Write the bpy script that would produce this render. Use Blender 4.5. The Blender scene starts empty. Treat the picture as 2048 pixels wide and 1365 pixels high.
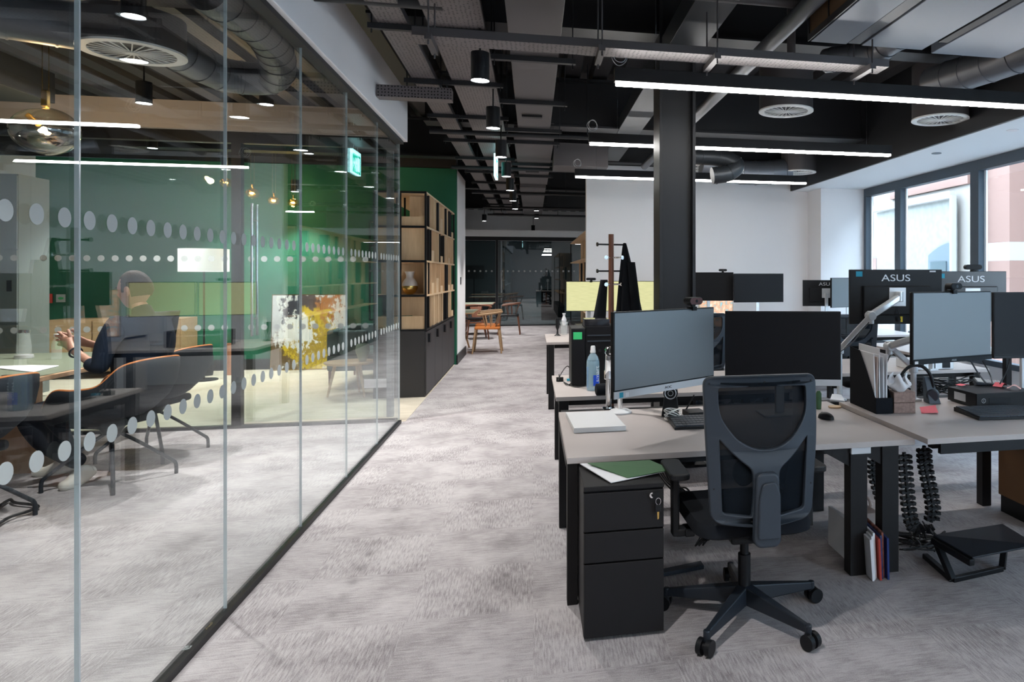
import bpy, bmesh, math, random
from mathutils import Vector, Matrix
R = math.radians
random.seed(7)
SC = bpy.context.scene
COL = SC.collection

# ---------------------------------------------------------------- camera
H0, F, CX, HY, YAW = 1.4, 1403.0, 1367.0, 550.0, R(12.1)
cam_d = bpy.data.cameras.new('camera')
cam_d.sensor_width = 36.0
cam_d.lens = F / 2048 * 36
cam_d.shift_x = -(CX - 1024) / 2048
cam_d.shift_y = (HY - 682.5) / 2048
cam_d.clip_start = 0.05
cam_d.clip_end = 200
cam = bpy.data.objects.new('camera', cam_d)
cam.location = (0, 0, H0)
cam.rotation_euler = (R(90), 0, -YAW)
COL.objects.link(cam)
SC.camera = cam
SC.view_settings.view_transform = 'Standard'
SC.view_settings.look = 'None'
SC.view_settings.exposure = 1.12
SC.view_settings.gamma = 1.0
SC.view_settings.use_curve_mapping = False
SC.cycles.max_bounces = 8
SC.cycles.transparent_max_bounces = 24
SC.cycles.sample_clamp_indirect = 6.0

# ---------------------------------------------------------------- sky
W = bpy.data.worlds.new('world'); SC.world = W; W.use_nodes = True
bg = W.node_tree.nodes['Background']
bg.inputs[0].default_value = (0.66, 0.83, 1.0, 1)
bg.inputs[1].default_value = 8.0

# ---------------------------------------------------------------- measured points
CA, SA = math.cos(YAW), math.sin(YAW)
def ray(u, v):
    r = (u - CX) / F
    return Vector((CA * r + SA, CA - r * SA, -(v - HY) / F))
def pd(u, v, d): return Vector((0, 0, H0)) + ray(u, v) * d
def pz(u, v, z): return pd(u, v, (H0 - z) * F / (v - HY))
def py(u, v, Y): return pd(u, v, Y / ray(u, v).y)
def px(u, v, X): return pd(u, v, X / ray(u, v).x)

# ---------------------------------------------------------------- materials
def mat(name, col, rough=.5, metal=0, spec=.5, alpha=1, emit=None, es=0, trans=0, ior=1.5, bump=0, bscale=200, coat=0, var=0, vscale=6):
    m = bpy.data.materials.new(name); m.use_nodes = True
    nt = m.node_tree; b = nt.nodes['Principled BSDF']
    b.inputs['Base Color'].default_value = (*col, 1)
    b.inputs['Roughness'].default_value = rough
    b.inputs['Metallic'].default_value = metal
    b.inputs['Specular IOR Level'].default_value = spec
    b.inputs['Alpha'].default_value = alpha
    b.inputs['Transmission Weight'].default_value = trans
    b.inputs['IOR'].default_value = ior
    b.inputs['Coat Weight'].default_value = coat
    if emit:
        b.inputs['Emission Color'].default_value = (*emit, 1)
        b.inputs['Emission Strength'].default_value = es
    if bump or var:
        tc = nt.nodes.new('ShaderNodeTexCoord')
    if bump:
        n = nt.nodes.new('ShaderNodeTexNoise'); n.inputs['Scale'].default_value = bscale
        nt.links.new(tc.outputs['Object'], n.inputs['Vector'])
        bp = nt.nodes.new('ShaderNodeBump'); bp.inputs['Strength'].default_value = bump; bp.inputs['Distance'].default_value = .002
        nt.links.new(n.outputs[0], bp.inputs['Height']); nt.links.new(bp.outputs[0], b.inputs['Normal'])
    if var:
        n = nt.nodes.new('ShaderNodeTexNoise'); n.inputs['Scale'].default_value = vscale; n.inputs['Detail'].default_value = 5
        nt.links.new(tc.outputs['Object'], n.inputs['Vector'])
        cr = nt.nodes.new('ShaderNodeValToRGB')
        cr.color_ramp.elements[0].position = .3; cr.color_ramp.elements[1].position = .7
        cr.color_ramp.elements[0].color = (*[c * (1 - var) for c in col], 1)
        cr.color_ramp.elements[1].color = (*[min(1, c * (1 + var)) for c in col], 1)
        nt.links.new(n.outputs[0], cr.inputs[0]); nt.links.new(cr.outputs[0], b.inputs['Base Color'])
    return m

def ramp(nt, pts):
    cr = nt.nodes.new('ShaderNodeValToRGB'); e = cr.color_ramp.elements
    while len(e) < len(pts): e.new(.5)
    for k, (p, c) in enumerate(pts):
        e[k].position = p; e[k].color = (*c, 1)
    return cr

def carpet():
    m = mat('carpet', (.5, .47, .46), .95, spec=.1); nt = m.node_tree; b = nt.nodes['Principled BSDF']
    L = nt.links.new
    tc = nt.nodes.new('ShaderNodeTexCoord')
    mp = nt.nodes.new('ShaderNodeMapping'); mp.inputs['Rotation'].default_value = (0, 0, R(-8)); mp.inputs['Scale'].default_value = (2.6, 26, 1)
    n1 = nt.nodes.new('ShaderNodeTexNoise'); n1.inputs['Scale'].default_value = 4; n1.inputs['Detail'].default_value = 7; n1.inputs['Roughness'].default_value = .7
    L(tc.outputs['Object'], mp.inputs[0]); L(mp.outputs[0], n1.inputs['Vector'])
    mp2 = nt.nodes.new('ShaderNodeMapping'); mp2.inputs['Scale'].default_value = (30, 3, 1)
    n2 = nt.nodes.new('ShaderNodeTexNoise'); n2.inputs['Scale'].default_value = 5; n2.inputs['Detail'].default_value = 6
    L(tc.outputs['Object'], mp2.inputs[0]); L(mp2.outputs[0], n2.inputs['Vector'])
    n3 = nt.nodes.new('ShaderNodeTexNoise'); n3.inputs['Scale'].default_value = 2.6; n3.inputs['Detail'].default_value = 8; n3.inputs['Roughness'].default_value = .68
    L(tc.outputs['Object'], n3.inputs['Vector'])
    n4 = nt.nodes.new('ShaderNodeTexNoise'); n4.inputs['Scale'].default_value = 260; n4.inputs['Detail'].default_value = 2
    L(tc.outputs['Object'], n4.inputs['Vector'])
    ck = nt.nodes.new('ShaderNodeTexChecker'); ck.inputs['Scale'].default_value = 2.0
    L(tc.outputs['Object'], ck.inputs['Vector'])
    mx = nt.nodes.new('ShaderNodeMix'); L(ck.outputs['Fac'], mx.inputs[0]); L(n1.outputs[0], mx.inputs[2]); L(n2.outputs[0], mx.inputs[3])
    a1 = nt.nodes.new('ShaderNodeMath'); a1.operation = 'MULTIPLY_ADD'; a1.inputs[1].default_value = .62
    L(n3.outputs[0], a1.inputs[0])
    h = nt.nodes.new('ShaderNodeMath'); h.operation = 'MULTIPLY'; h.inputs[1].default_value = .55; L(mx.outputs[0], h.inputs[0]); L(h.outputs[0], a1.inputs[2])
    a2 = nt.nodes.new('ShaderNodeMath'); a2.operation = 'MULTIPLY_ADD'; a2.inputs[1].default_value = .35
    L(n4.outputs[0], a2.inputs[0]); L(a1.outputs[0], a2.inputs[2])
    cr = ramp(nt, [(.50, (.14, .128, .136)), (.66, (.29, .268, .276)), (.80, (.43, .405, .412)), (.95, (.51, .485, .492))])
    s = nt.nodes.new('ShaderNodeMath'); s.operation = 'MULTIPLY'; s.inputs[1].default_value = .98; L(a2.outputs[0], s.inputs[0])
    L(s.outputs[0], cr.inputs[0]); L(cr.outputs[0], b.inputs['Base Color'])
    bp = nt.nodes.new('ShaderNodeBump'); bp.inputs['Strength'].default_value = .5; bp.inputs['Distance'].default_value = .003
    L(a2.outputs[0], bp.inputs['Height']); L(bp.outputs[0], b.inputs['Normal'])
    return m

def wood(name, c0, c1, rough=.5, scale=(1, 14, 14), s=3):
    m = mat(name, c0, rough); nt = m.node_tree; b = nt.nodes['Principled BSDF']; L = nt.links.new
    tc = nt.nodes.new('ShaderNodeTexCoord'); mp = nt.nodes.new('ShaderNodeMapping'); mp.inputs['Scale'].default_value = scale
    n = nt.nodes.new('ShaderNodeTexNoise'); n.inputs['Scale'].default_value = s; n.inputs['Detail'].default_value = 6; n.inputs['Distortion'].default_value = .6
    L(tc.outputs['Object'], mp.inputs[0]); L(mp.outputs[0], n.inputs['Vector'])
    cr = ramp(nt, [(.3, c0), (.7, c1)]); L(n.outputs[0], cr.inputs[0]); L(cr.outputs[0], b.inputs['Base Color'])
    return m

def glass(name, base=.04, tint=(1, 1, 1), col=(1, 1, 1)):
    m = bpy.data.materials.new(name); m.use_nodes = True; nt = m.node_tree; L = nt.links.new
    for n in list(nt.nodes): nt.nodes.remove(n)
    out = nt.nodes.new('ShaderNodeOutputMaterial'); mix = nt.nodes.new('ShaderNodeMixShader')
    tr = nt.nodes.new('ShaderNodeBsdfTransparent'); tr.inputs[0].default_value = (*tint, 1)
    gl = nt.nodes.new('ShaderNodeBsdfGlossy'); gl.inputs['Roughness'].default_value = 0; gl.inputs[0].default_value = (*col, 1)
    lw = nt.nodes.new('ShaderNodeLayerWeight'); lw.inputs[0].default_value = .5
    pw = nt.nodes.new('ShaderNodeMath'); pw.operation = 'POWER'; pw.inputs[1].default_value = 5; L(lw.outputs['Facing'], pw.inputs[0])
    ma = nt.nodes.new('ShaderNodeMath'); ma.operation = 'MULTIPLY_ADD'; ma.inputs[1].default_value = 1 - base; ma.inputs[2].default_value = base; L(pw.outputs[0], ma.inputs[0])
    L(ma.outputs[0], mix.inputs[0]); L(tr.outputs[0], mix.inputs[1]); L(gl.outputs[0], mix.inputs[2]); L(mix.outputs[0], out.inputs[0])
    return m

def perforated(name, col, s=26):
    m = mat(name, col, .45, metal=.3); nt = m.node_tree; b = nt.nodes['Principled BSDF']; L = nt.links.new
    tc = nt.nodes.new('ShaderNodeTexCoord')
    bk = nt.nodes.new('ShaderNodeTexBrick'); bk.inputs['Scale'].default_value = s; bk.inputs['Mortar Size'].default_value = .11
    bk.inputs['Mortar Smooth'].default_value = 0; bk.inputs['Brick Width'].default_value = .9; bk.inputs['Row Height'].default_value = .55
    bk.inputs['Color1'].default_value = (0, 0, 0, 1); bk.inputs['Color2'].default_value = (1, 1, 1, 1); bk.inputs['Mortar'].default_value = (1, 1, 1, 1)
    L(tc.outputs['Object'], bk.inputs['Vector'])
    vo = nt.nodes.new('ShaderNodeTexVoronoi'); vo.inputs['Scale'].default_value = s * 1.6; vo.inputs['Randomness'].default_value = .25
    L(tc.outputs['Object'], vo.inputs['Vector'])
    gt = nt.nodes.new('ShaderNodeMath'); gt.operation = 'GREATER_THAN'; gt.inputs[1].default_value = .25; L(vo.outputs['Distance'], gt.inputs[0])
    cr = ramp(nt, [(.4, (.008, .008, .008)), (.5, col)]); L(gt.outputs[0], cr.inputs[0]); L(cr.outputs[0], b.inputs['Base Color'])
    return m

M = {}
M['carpet'] = carpet()
M['floorwood'] = wood('pale floor', (.55, .49, .40), (.66, .60, .50), .45, (1, 8, 8), 2)
M['white'] = mat('white paint', (.88, .87, .88), .7)
M['soffit'] = mat('soffit paint', (.82, .84, .86), .7)
M['warmlit'] = mat('warm lit paint', (.50, .44, .40), .8)  # warm light on the inner bulkhead, put into its paint colour
M['green'] = mat('green paint', (.009, .135, .074), .7)
M['dark'] = mat('black paint', (.012, .012, .014), .7)
M['deck'] = mat('deck steel', (.035, .034, .037), .55, metal=.2)
M['steel'] = mat('painted steel', (.015, .016, .019), .45, spec=.35)
M['service'] = mat('service steel', (.085, .078, .082), .45, metal=.3)
M['duct'] = mat('duct metal', (.13, .14, .16), .38, metal=.55)
M['ductdark'] = mat('duct dark', (.035, .04, .046), .42, metal=.4)
M['panel'] = mat('unit panel', (.13, .15, .19), .45, metal=.3)
M['perf'] = perforated('perforated tray', (.16, .14, .145))
M['filter'] = mat('filter mesh', (.10, .055, .025), .8)
M['blk'] = mat('black plastic', (.007, .008, .010), .45, spec=.3)
M['blkm'] = mat('matte black metal', (.0095, .009, .010), .55, spec=.3, bump=.05, bscale=900)
M['chair'] = mat('charcoal plastic', (.030, .040, .054), .48, spec=.4, bump=.12, bscale=700)
M['chairbase'] = mat('chair base plastic', (.014, .019, .027), .42, spec=.4)
M['fabric'] = mat('black fabric', (.010, .012, .016), .95, spec=.2, bump=.3, bscale=900)
M['meshf'] = mat('chair mesh fabric', (.006, .009, .013), .9, spec=.1, alpha=.96)
M['screen'] = mat('antiglare screen', (.03, .028, .031), .38, spec=1.0, ior=2.1)
M['screend'] = mat('dark screen', (.006, .006, .008), .5, spec=.25)
M['lit'] = None
M['silver'] = mat('silver plastic', (.62, .63, .65), .35, metal=.25)
M['alu'] = mat('aluminium', (.74, .76, .78), .30, metal=.45)
M['chrome'] = mat('chrome', (.85, .85, .86), .1, metal=1)
M['desk'] = mat('desk laminate', (.50, .45, .43), .42, var=.05, vscale=3)
M['deskedge'] = mat('desk edge', (.24, .21, .20), .5)
M['led'] = mat('led diffuser', (1, 1, 1), .5, emit=(1, .97, .93), es=19)
M['down'] = mat('downlight lens', (1, 1, 1), .5, emit=(.95, .98, 1), es=14)
M['grille'] = mat('white grille', (.78, .78, .76), .5)
M['oak'] = wood('oak', (.56, .39, .235), (.66, .48, .30), .5, (9, 9, 1.2), 3)
M['oakd'] = wood('oak dark', (.30, .19, .10), (.40, .26, .14), .5)
M['walnut'] = wood('walnut', (.16, .062, .035), (.22, .09, .05), .4, (12, 12, 1), 4)
M['tablewood'] = wood('ash table', (.52, .32, .19), (.66, .43, .27), .45, (8, 8, 1), 2)
M['tabletop'] = mat('table top linoleum', (.235, .27, .20), .4)
M['cabin'] = mat('anthracite cabinet', (.026, .025, .028), .5, spec=.5)
M['cabinl'] = M['cabin']
M['glass'] = glass('partition glass', .07, (.97, .99, .985), (.93, .98, 1.0))
M['glass2'] = glass('inner glass', .03, (.93, .975, .96))
M['wglass'] = glass('window glass', .03, (.97, .99, 1))
M['dglass'] = glass('far glass', .12, (.30, .38, .40))
M['seam'] = mat('joint strip', (.55, .62, .65), .15, spec=.8, alpha=.75)
M['dots'] = mat('frosted dot', (.46, .50, .50), .6, alpha=.88)
M['frameg'] = mat('window frame grey', (.052, .075, .10), .45)
M['orange'] = mat('orange edge', (.62, .22, .065), .55)
M['shell'] = mat('black felt shell', (.014, .018, .024), .75, spec=.3)
M['skin'] = mat('skin', (.52, .27, .19), .55)
M['hair'] = mat('dark brown hair', (.030, .018, .014), .8)
M['navy'] = mat('navy knit', (.006, .012, .026), .9, spec=.2, bump=.3, bscale=400)
M['trouser'] = mat('black trousers', (.010, .012, .018), .9, spec=.2)
M['cream'] = mat('cream leather', (.62, .60, .54), .6)
M['paper'] = mat('white paper', (.80, .81, .84), .8)
M['whitep'] = mat('white plastic', (.82, .83, .84), .35)
M['pink'] = mat('pink paper', (.85, .17, .21), .8)
M['blue'] = mat('blue paper', (.03, .36, .52), .7)
M['greenp'] = mat('green sticker', (.05, .62, .20), .6)
M['greenf'] = mat('green folder', (.05, .13, .055), .6)
M['red'] = mat('red plastic', (.75, .05, .03), .5)
M['brass'] = mat('brass', (.75, .50, .16), .25, metal=1)
M['brown'] = mat('brown webcam face', (.10, .035, .03), .3)
M['tissue'] = mat('brown box', (.30, .20, .17), .7, var=.25, vscale=60)
M['card'] = mat('cardboard', (.24, .12, .055), .85)
M['sofa'] = mat('teal grey fabric', (.13, .20, .21), .9, bump=.2, bscale=500)
M['shade'] = mat('white lamp shade', (.85, .86, .86), .8, emit=(1, .97, .93), es=.35)
M['water'] = mat('bottle plastic', (.55, .75, .85), .08, alpha=.38, spec=.9)
M['clear'] = mat('clear glass', (.85, .92, .92), .05, alpha=.18, spec=.9)
M['bluel'] = mat('blue label', (.01, .09, .75), .4)
M['cable'] = mat('black cable', (.010, .011, .013), .5)
M['cablew'] = mat('white cable', (.75, .75, .72), .5)
M['yellow'] = mat('yellow tag', (.85, .66, .03), .5)
M['bulb'] = mat('bulb', (1, .8, .5), .5, emit=(1, .74, .40), es=60)
M['globe'] = glass('globe glass', .20, (.86, .80, .70))
M['signg'] = mat('exit sign green', (.0, .3, .2), .5, emit=(.0, .55, .38), es=.9)
M['signw'] = mat('exit sign white', (.8, .9, .9), .5, emit=(.45, .95, 1), es=1.6)
M['leaf'] = mat('blue green leaf', (.05, .17, .17), .6)
M['dried'] = mat('dried flower', (.36, .20, .10), .9)
M['vase'] = mat('white ceramic', (.62, .58, .56), .35)
M['pale'] = mat('pale celadon', (.50, .60, .52), .3)
M['seatorange'] = mat('orange seat', (.62, .19, .035), .6)
M['darkglass'] = mat('dark glass', (.02, .02, .025), .08, spec=.9)
M['greyl'] = mat('locker grey', (.22, .25, .26), .5)
M['black'] = mat('true black', (.004, .004, .005), .6)

def lit_page(name, base, line, es, scale=60):
    m = mat(name, base, .4, emit=base, es=es); nt = m.node_tree; b = nt.nodes['Principled BSDF']; L = nt.links.new
    tc = nt.nodes.new('ShaderNodeTexCoord'); mp = nt.nodes.new('ShaderNodeMapping'); mp.inputs['Scale'].default_value = (3, 1, scale)
    n = nt.nodes.new('ShaderNodeTexNoise'); n.inputs['Scale'].default_value = 3; n.inputs['Detail'].default_value = 3
    L(tc.outputs['Object'], mp.inputs[0]); L(mp.outputs[0], n.inputs['Vector'])
    cr = ramp(nt, [(.42, line), (.56, base)]); L(n.outputs[0], cr.inputs[0])
    L(cr.outputs[0], b.inputs['Emission Color']); b.inputs['Base Color'].default_value = (.02, .02, .02, 1)
    return m
M['page'] = lit_page('yellow page on screen', (.84, .82, .42), (.74, .73, .37), .43)
def picture_mat():
    m = mat('glowing picture', (.5, .4, .3), .4); nt = m.node_tree; b = nt.nodes['Principled BSDF']; L = nt.links.new
    tc = nt.nodes.new('ShaderNodeTexCoord'); n = nt.nodes.new('ShaderNodeTexNoise'); n.inputs['Scale'].default_value = 14; n.inputs['Detail'].default_value = 6
    L(tc.outputs['Object'], n.inputs['Vector'])
    cr = ramp(nt, [(.35, (.20, .45, .5)), (.48, (.62, .34, .20)), (.6, (.75, .55, .42)), (.7, (.85, .8, .7))]); L(n.outputs[0], cr.inputs[0])
    L(cr.outputs[0], b.inputs['Base Color']); L(cr.outputs[0], b.inputs['Emission Color']); b.inputs['Emission Strength'].default_value = .5  # print glows in its own colours, brightness put in by emission
    return m
M['picture'] = picture_mat()

# ---------------------------------------------------------------- mesh helpers
class MB:
    def __init__(s): s.b = bmesh.new()
    def box(s, x0, x1, y0, y1, z0, z1, m=None):
        vs = [s.b.verts.new((x, y, z)) for x in (x0, x1) for y in (y0, y1) for z in (z0, z1)]
        if m: 
            for v in vs: v.co = m @ v.co
        for f in ((0, 1, 3, 2), (4, 6, 7, 5), (0, 4, 5, 1), (2, 3, 7, 6), (0, 2, 6, 4), (1, 5, 7, 3)):
            s.b.faces.new([vs[i] for i in f])
        return s
    def bar(s, p0, p1, w, h, up=(0, 0, 1)):
        p0, p1 = Vector(p0), Vector(p1); d = (p1 - p0); L = d.length; d.normalize()
        u = Vector(up); x = d.cross(u)
        if x.length < 1e-4: x = d.cross(Vector((0, 1, 0)))
        x.normalize(); u = x.cross(d)
        m = Matrix((x, d, u)).transposed().to_4x4(); m.translation = p0
        return s.box(-w / 2, w / 2, 0, L, -h / 2, h / 2, m)
    def ring(s, c, ax, r, n, ref=None):
        ax = ax.normalized()
        x = ref if ref else (ax.cross(Vector((0, 0, 1))) if abs(ax.z) < .9 else ax.cross(Vector((1, 0, 0))))
        x = (x - ax * x.dot(ax)).normalized(); y = ax.cross(x)
        return [s.b.verts.new(c + x * (r * math.cos(2 * math.pi * k / n)) + y * (r * math.sin(2 * math.pi * k / n))) for k in range(n)], x
    def skin(s, r0, r1):
        n = len(r0)
        for k in range(n): s.b.faces.new((r0[k], r0[(k + 1) % n], r1[(k + 1) % n], r1[k]))
    def cyl(s, p0, p1, r, r2=None, n=16):
        p0, p1 = Vector(p0), Vector(p1); r2 = r if r2 is None else r2
        a, x = s.ring(p0, p1 - p0, r, n); c, _ = s.ring(p1, p1 - p0, r2, n, x)
        s.skin(a, c); s.b.faces.new(a[::-1]); s.b.faces.new(c)
        return s
    def tube(s, pts, r, n=8, closed=False):
        pts = [Vector(p) for p in pts]; N = len(pts); rings = []; ref = None
        for i, p in enumerate(pts):
            if closed: t = pts[(i + 1) % N] - pts[i - 1]
            else: t = pts[min(i + 1, N - 1)] - pts[max(i - 1, 0)]
            rr = r[i] if isinstance(r, (list, tuple)) else r
            g, ref = s.ring(p, t, rr, n, ref); rings.append(g)
        for a, c in zip(rings, rings[1:]): s.skin(a, c)
        if closed: s.skin(rings[-1], rings[0])
        else: s.b.faces.new(rings[0][::-1]); s.b.faces.new(rings[-1])
        return s
    def lathe(s, prof, c=(0, 0, 0), n=24, caps=True):
        c = Vector(c); rings = []
        for r, z in prof:
            rings.append([s.b.verts.new(c + Vector((max(r, 1e-4) * math.cos(2 * math.pi * k / n), max(r, 1e-4) * math.sin(2 * math.pi * k / n), z))) for k in range(n)])
        for a, b2 in zip(rings, rings[1:]): s.skin(a, b2)
        if caps: s.b.faces.new(rings[0][::-1]); s.b.faces.new(rings[-1])
        return s
    def prism(s, pts, axis, a, b2):
        def P(p, t):
            return {'x': (t, p[0], p[1]), 'y': (p[0], t, p[1]), 'z': (p[0], p[1], t)}[axis]
        A = [s.b.verts.new(P(p, a)) for p in pts]; B = [s.b.verts.new(P(p, b2)) for p in pts]
        s.skin(A, B); s.b.faces.new(A[::-1]); s.b.faces.new(B)
        return s
    def quad(s, *ps):
        s.b.faces.new([s.b.verts.new(p) for p in ps]); return s
    def hexa(s, bot, top):
        A = [s.b.verts.new(p) for p in bot]; B = [s.b.verts.new(p) for p in top]
        s.skin(A, B); s.b.faces.new(A[::-1]); s.b.faces.new(B); return s
    def grid(s, f, nu, nv):
        V = [[s.b.verts.new(f(i / nu, j / nv)) for j in range(nv + 1)] for i in range(nu + 1)]
        for i in range(nu):
            for j in range(nv): s.b.faces.new((V[i][j], V[i + 1][j], V[i + 1][j + 1], V[i][j + 1]))
        return s
    def build(s, name, m, parent=None, smooth=0, bevel=0, seg=2, label=None):
        bmesh.ops.recalc_face_normals(s.b, faces=s.b.faces)
        me = bpy.data.meshes.new(name); s.b.to_mesh(me); s.b.free()
        me.materials.append(m)
        if smooth:
            me.shade_smooth(); me.set_sharp_from_angle(angle=R(smooth))
        o = bpy.data.objects.new(name, me); COL.objects.link(o)
        if parent: o.parent = parent
        if bevel:
            md = o.modifiers.new('bevel', 'BEVEL'); md.width = bevel; md.segments = seg; md.limit_method = 'ANGLE'; md.angle_limit = R(40)
        if label: o['label'] = label
        return o

def thing(name, label, cat, loc=(0, 0, 0), rz=0, group=None):
    o = bpy.data.objects.new(name, None); COL.objects.link(o); o.empty_display_size = .1
    o.location = loc; o.rotation_euler = (0, 0, rz)
    return tag(o, label, cat, group)
def tag(o, label, cat, group=None, kind=None):
    o['label'] = label; o['category'] = cat
    if group: o['group'] = group
    if kind: o['kind'] = kind
    return o
def struct(o): o['kind'] = 'structure'; return o
def sbox(name, m, *b):
    return struct(MB().box(*b).build(name, m))
def dup(o, loc=None, rz=None, label=None, group=None, parent=None):
    c = o.copy(); COL.objects.link(c)
    if parent: c.parent = parent
    if loc is not None: c.location = loc
    if rz is not None: c.rotation_euler = (0, 0, rz)
    if label: c['label'] = label
    if group: c['group'] = group
    for ch in list(o.children): dup(ch, parent=c)
    return c
def text(name, s, size, m, parent=None, mtx=None, ext=.0008, sx=1, shear=0):
    cu = bpy.data.curves.new(name, 'FONT'); cu.body = s; cu.size = size; cu.extrude = ext; cu.align_x = 'CENTER'; cu.align_y = 'CENTER'; cu.shear = shear
    t = bpy.data.objects.new(name, cu); COL.objects.link(t)
    bpy.context.view_layer.update()
    me = bpy.data.meshes.new_from_object(t.evaluated_get(bpy.context.evaluated_depsgraph_get()))
    bpy.data.objects.remove(t); bpy.data.curves.remove(cu)
    me.materials.clear(); me.materials.append(m)
    for v in me.vertices: v.co.x *= sx
    if mtx:
        me.transform(mtx)
    o = bpy.data.objects.new(name, me); COL.objects.link(o)
    if parent: o.parent = parent
    return o
def flat(name, outer, holes, th, m, parent=None, bevel=0, bend=None):
    """filled 2D outline with holes in local XZ, thickness along Y"""
    cu = bpy.data.curves.new(name, 'CURVE'); cu.dimensions = '2D'; cu.fill_mode = 'BOTH'; cu.extrude = th / 2; cu.bevel_depth = bevel; cu.bevel_resolution = 2
    for pts in [outer] + holes:
        sp = cu.splines.new('POLY'); sp.points.add(len(pts) - 1); sp.use_cyclic_u = True
        for k, p in enumerate(pts): sp.points[k].co = (p[0], p[1], 0, 1)
    t = bpy.data.objects.new(name, cu); COL.objects.link(t); bpy.context.view_layer.update()
    me = bpy.data.meshes.new_from_object(t.evaluated_get(bpy.context.evaluated_depsgraph_get()))
    bpy.data.objects.remove(t); bpy.data.curves.remove(cu)
    me.materials.clear(); me.materials.append(m)
    for v in me.vertices:
        x, z, y = v.co; v.co = (x, -y, z)
        if bend: v.co = bend(v.co.copy())
    me.shade_smooth(); me.set_sharp_from_angle(angle=R(35))
    o = bpy.data.objects.new(name, me); COL.objects.link(o)
    if parent: o.parent = parent
    return o
def spline(pts, n=8, closed=False):
    pts = [Vector(p) for p in pts]; out = []; N = len(pts); rng = range(N if closed else N - 1)
    for i in rng:
        if closed: p0, p1, p2, p3 = pts[i - 1], pts[i], pts[(i + 1) % N], pts[(i + 2) % N]
        else: p0, p1, p2, p3 = pts[max(i - 1, 0)], pts[i], pts[i + 1], pts[min(i + 2, N - 1)]
        for k in range(n):
            t = k / n
            out.append(.5 * ((2 * p1) + (p2 - p0) * t + (2 * p0 - 5 * p1 + 4 * p2 - p3) * t * t + (3 * p1 - p0 - 3 * p2 + p3) * t ** 3))
    if not closed: out.append(pts[-1])
    return out
# ---------------------------------------------------------------- shell
GX = -1.236                     # corridor glass
WX = 4.81                       # window plane
sbox('floor', M['carpet'], -9.2, WX + .3, -4.6, 24.1, -.05, 0)
sbox('wall_far_return', M['greyl'], -5.3, -1.291, 12.75, 12.85, 0, 3.62)
struct(MB().box(-9.1, -1.19, 7.1, 11.42, 0, .004).build('floor_lounge', M['floorwood']))
b = MB().box(-9.2, WX + .3, -4.6, 26, 3.62, 3.7)
for k in range(47):
    x = -9.0 + k * .3
    b.prism([(x, 3.62), (x + .03, 3.54), (x + .19, 3.54), (x + .22, 3.62)], 'y', -4.6, 26)
struct(b.build('ceiling', M['deck']))
sbox('wall_rear', M['white'], -9.2, WX + .3, -4.7, -4.6, 0, 3.7)
sbox('wall_left', M['white'], -9.3, -9.2, -4.7, 11.5, 0, 3.7)
sbox('wall_green', M['green'], -6.76, -1.17, 11.42, 11.56, 0, 3.05)
sbox('wall_lounge', M['white'], -9.2, -6.76, 11.42, 11.56, 0, 3.05)
sbox('wall_return', M['white'], -1.29, -1.165, 11.561, 12.85, 0, 3.05)
sbox('baseboard_green', M['dark'], -6.7, -1.7, 11.395, 11.418, .004, .16)
sbox('baseboard_return', M['steel'], -1.17, -1.15, 11.42, 12.87, 0, .15)
sbox('trim_1', M['dark'], -9.2, -1.17, 11.43, 11.55, 3.06, 3.54)
sbox('wall_white', M['white'], .745, WX + .1, 10.12, 10.27, 0, 2.98)
sbox('wall_pillar', M['white'], 4.12, WX + .12, 9.62, 10.119, 0, 2.67)
struct(MB().box(3.9, 4.0, 10.28, 24, 0, .9).box(3.9, 4.0, 10.28, 24, 2.3, 3.62).box(3.9, 4.0, 10.28, 11.5, .9, 2.3).box(3.9, 4.0, 12.6, 14.2, .9, 2.3).box(3.9, 4.0, 15.4, 17.5, .9, 2.3).box(3.9, 4.0, 18.6, 24, .9, 2.3).build('wall_right_far', M['green']))
sbox('wall_far_left', M['greyl'], -5.3, -5.2, 12.9, 24, 0, 3.62)
sbox('wall_far', M['white'], -5.2, 4, 24, 24.1, 0, 3.62)
sbox('trim_2', M['white'], -5.19, 3.9, 19.7, 19.85, 2.44, 2.62)
sbox('trim_3', M['dark'], -5.19, 3.9, 19.71, 19.84, 2.34, 2.438)
# soffit along the windows
struct(MB().box(3.86, WX + .25, -4.6, 9.6, 2.67, 3.62).box(3.86, WX + .25, 9.6, 10.12, 2.671, 3.62).build('ceiling_soffit', M['soffit']))
struct(MB().box(3.83, 3.858, -4.6, 10.1, 2.672, 3.62).build('trim_4', M['steel']))
# bulkheads over the glass
struct(MB().box(-1.30, -1.17, -3.5, 7.09, 2.665, 3.13).build('wall_bulkhead', M['white'], bevel=.004))
struct(MB().box(-7.4, -1.302, 7.02, 7.2, 2.70, 2.95).build('wall_bulkhead_inner', M['warmlit']))
struct(MB().box(-1.27, -1.20, -3.5, 7.05, 2.635, 2.664).build('trim_5', M['dark']))
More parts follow.
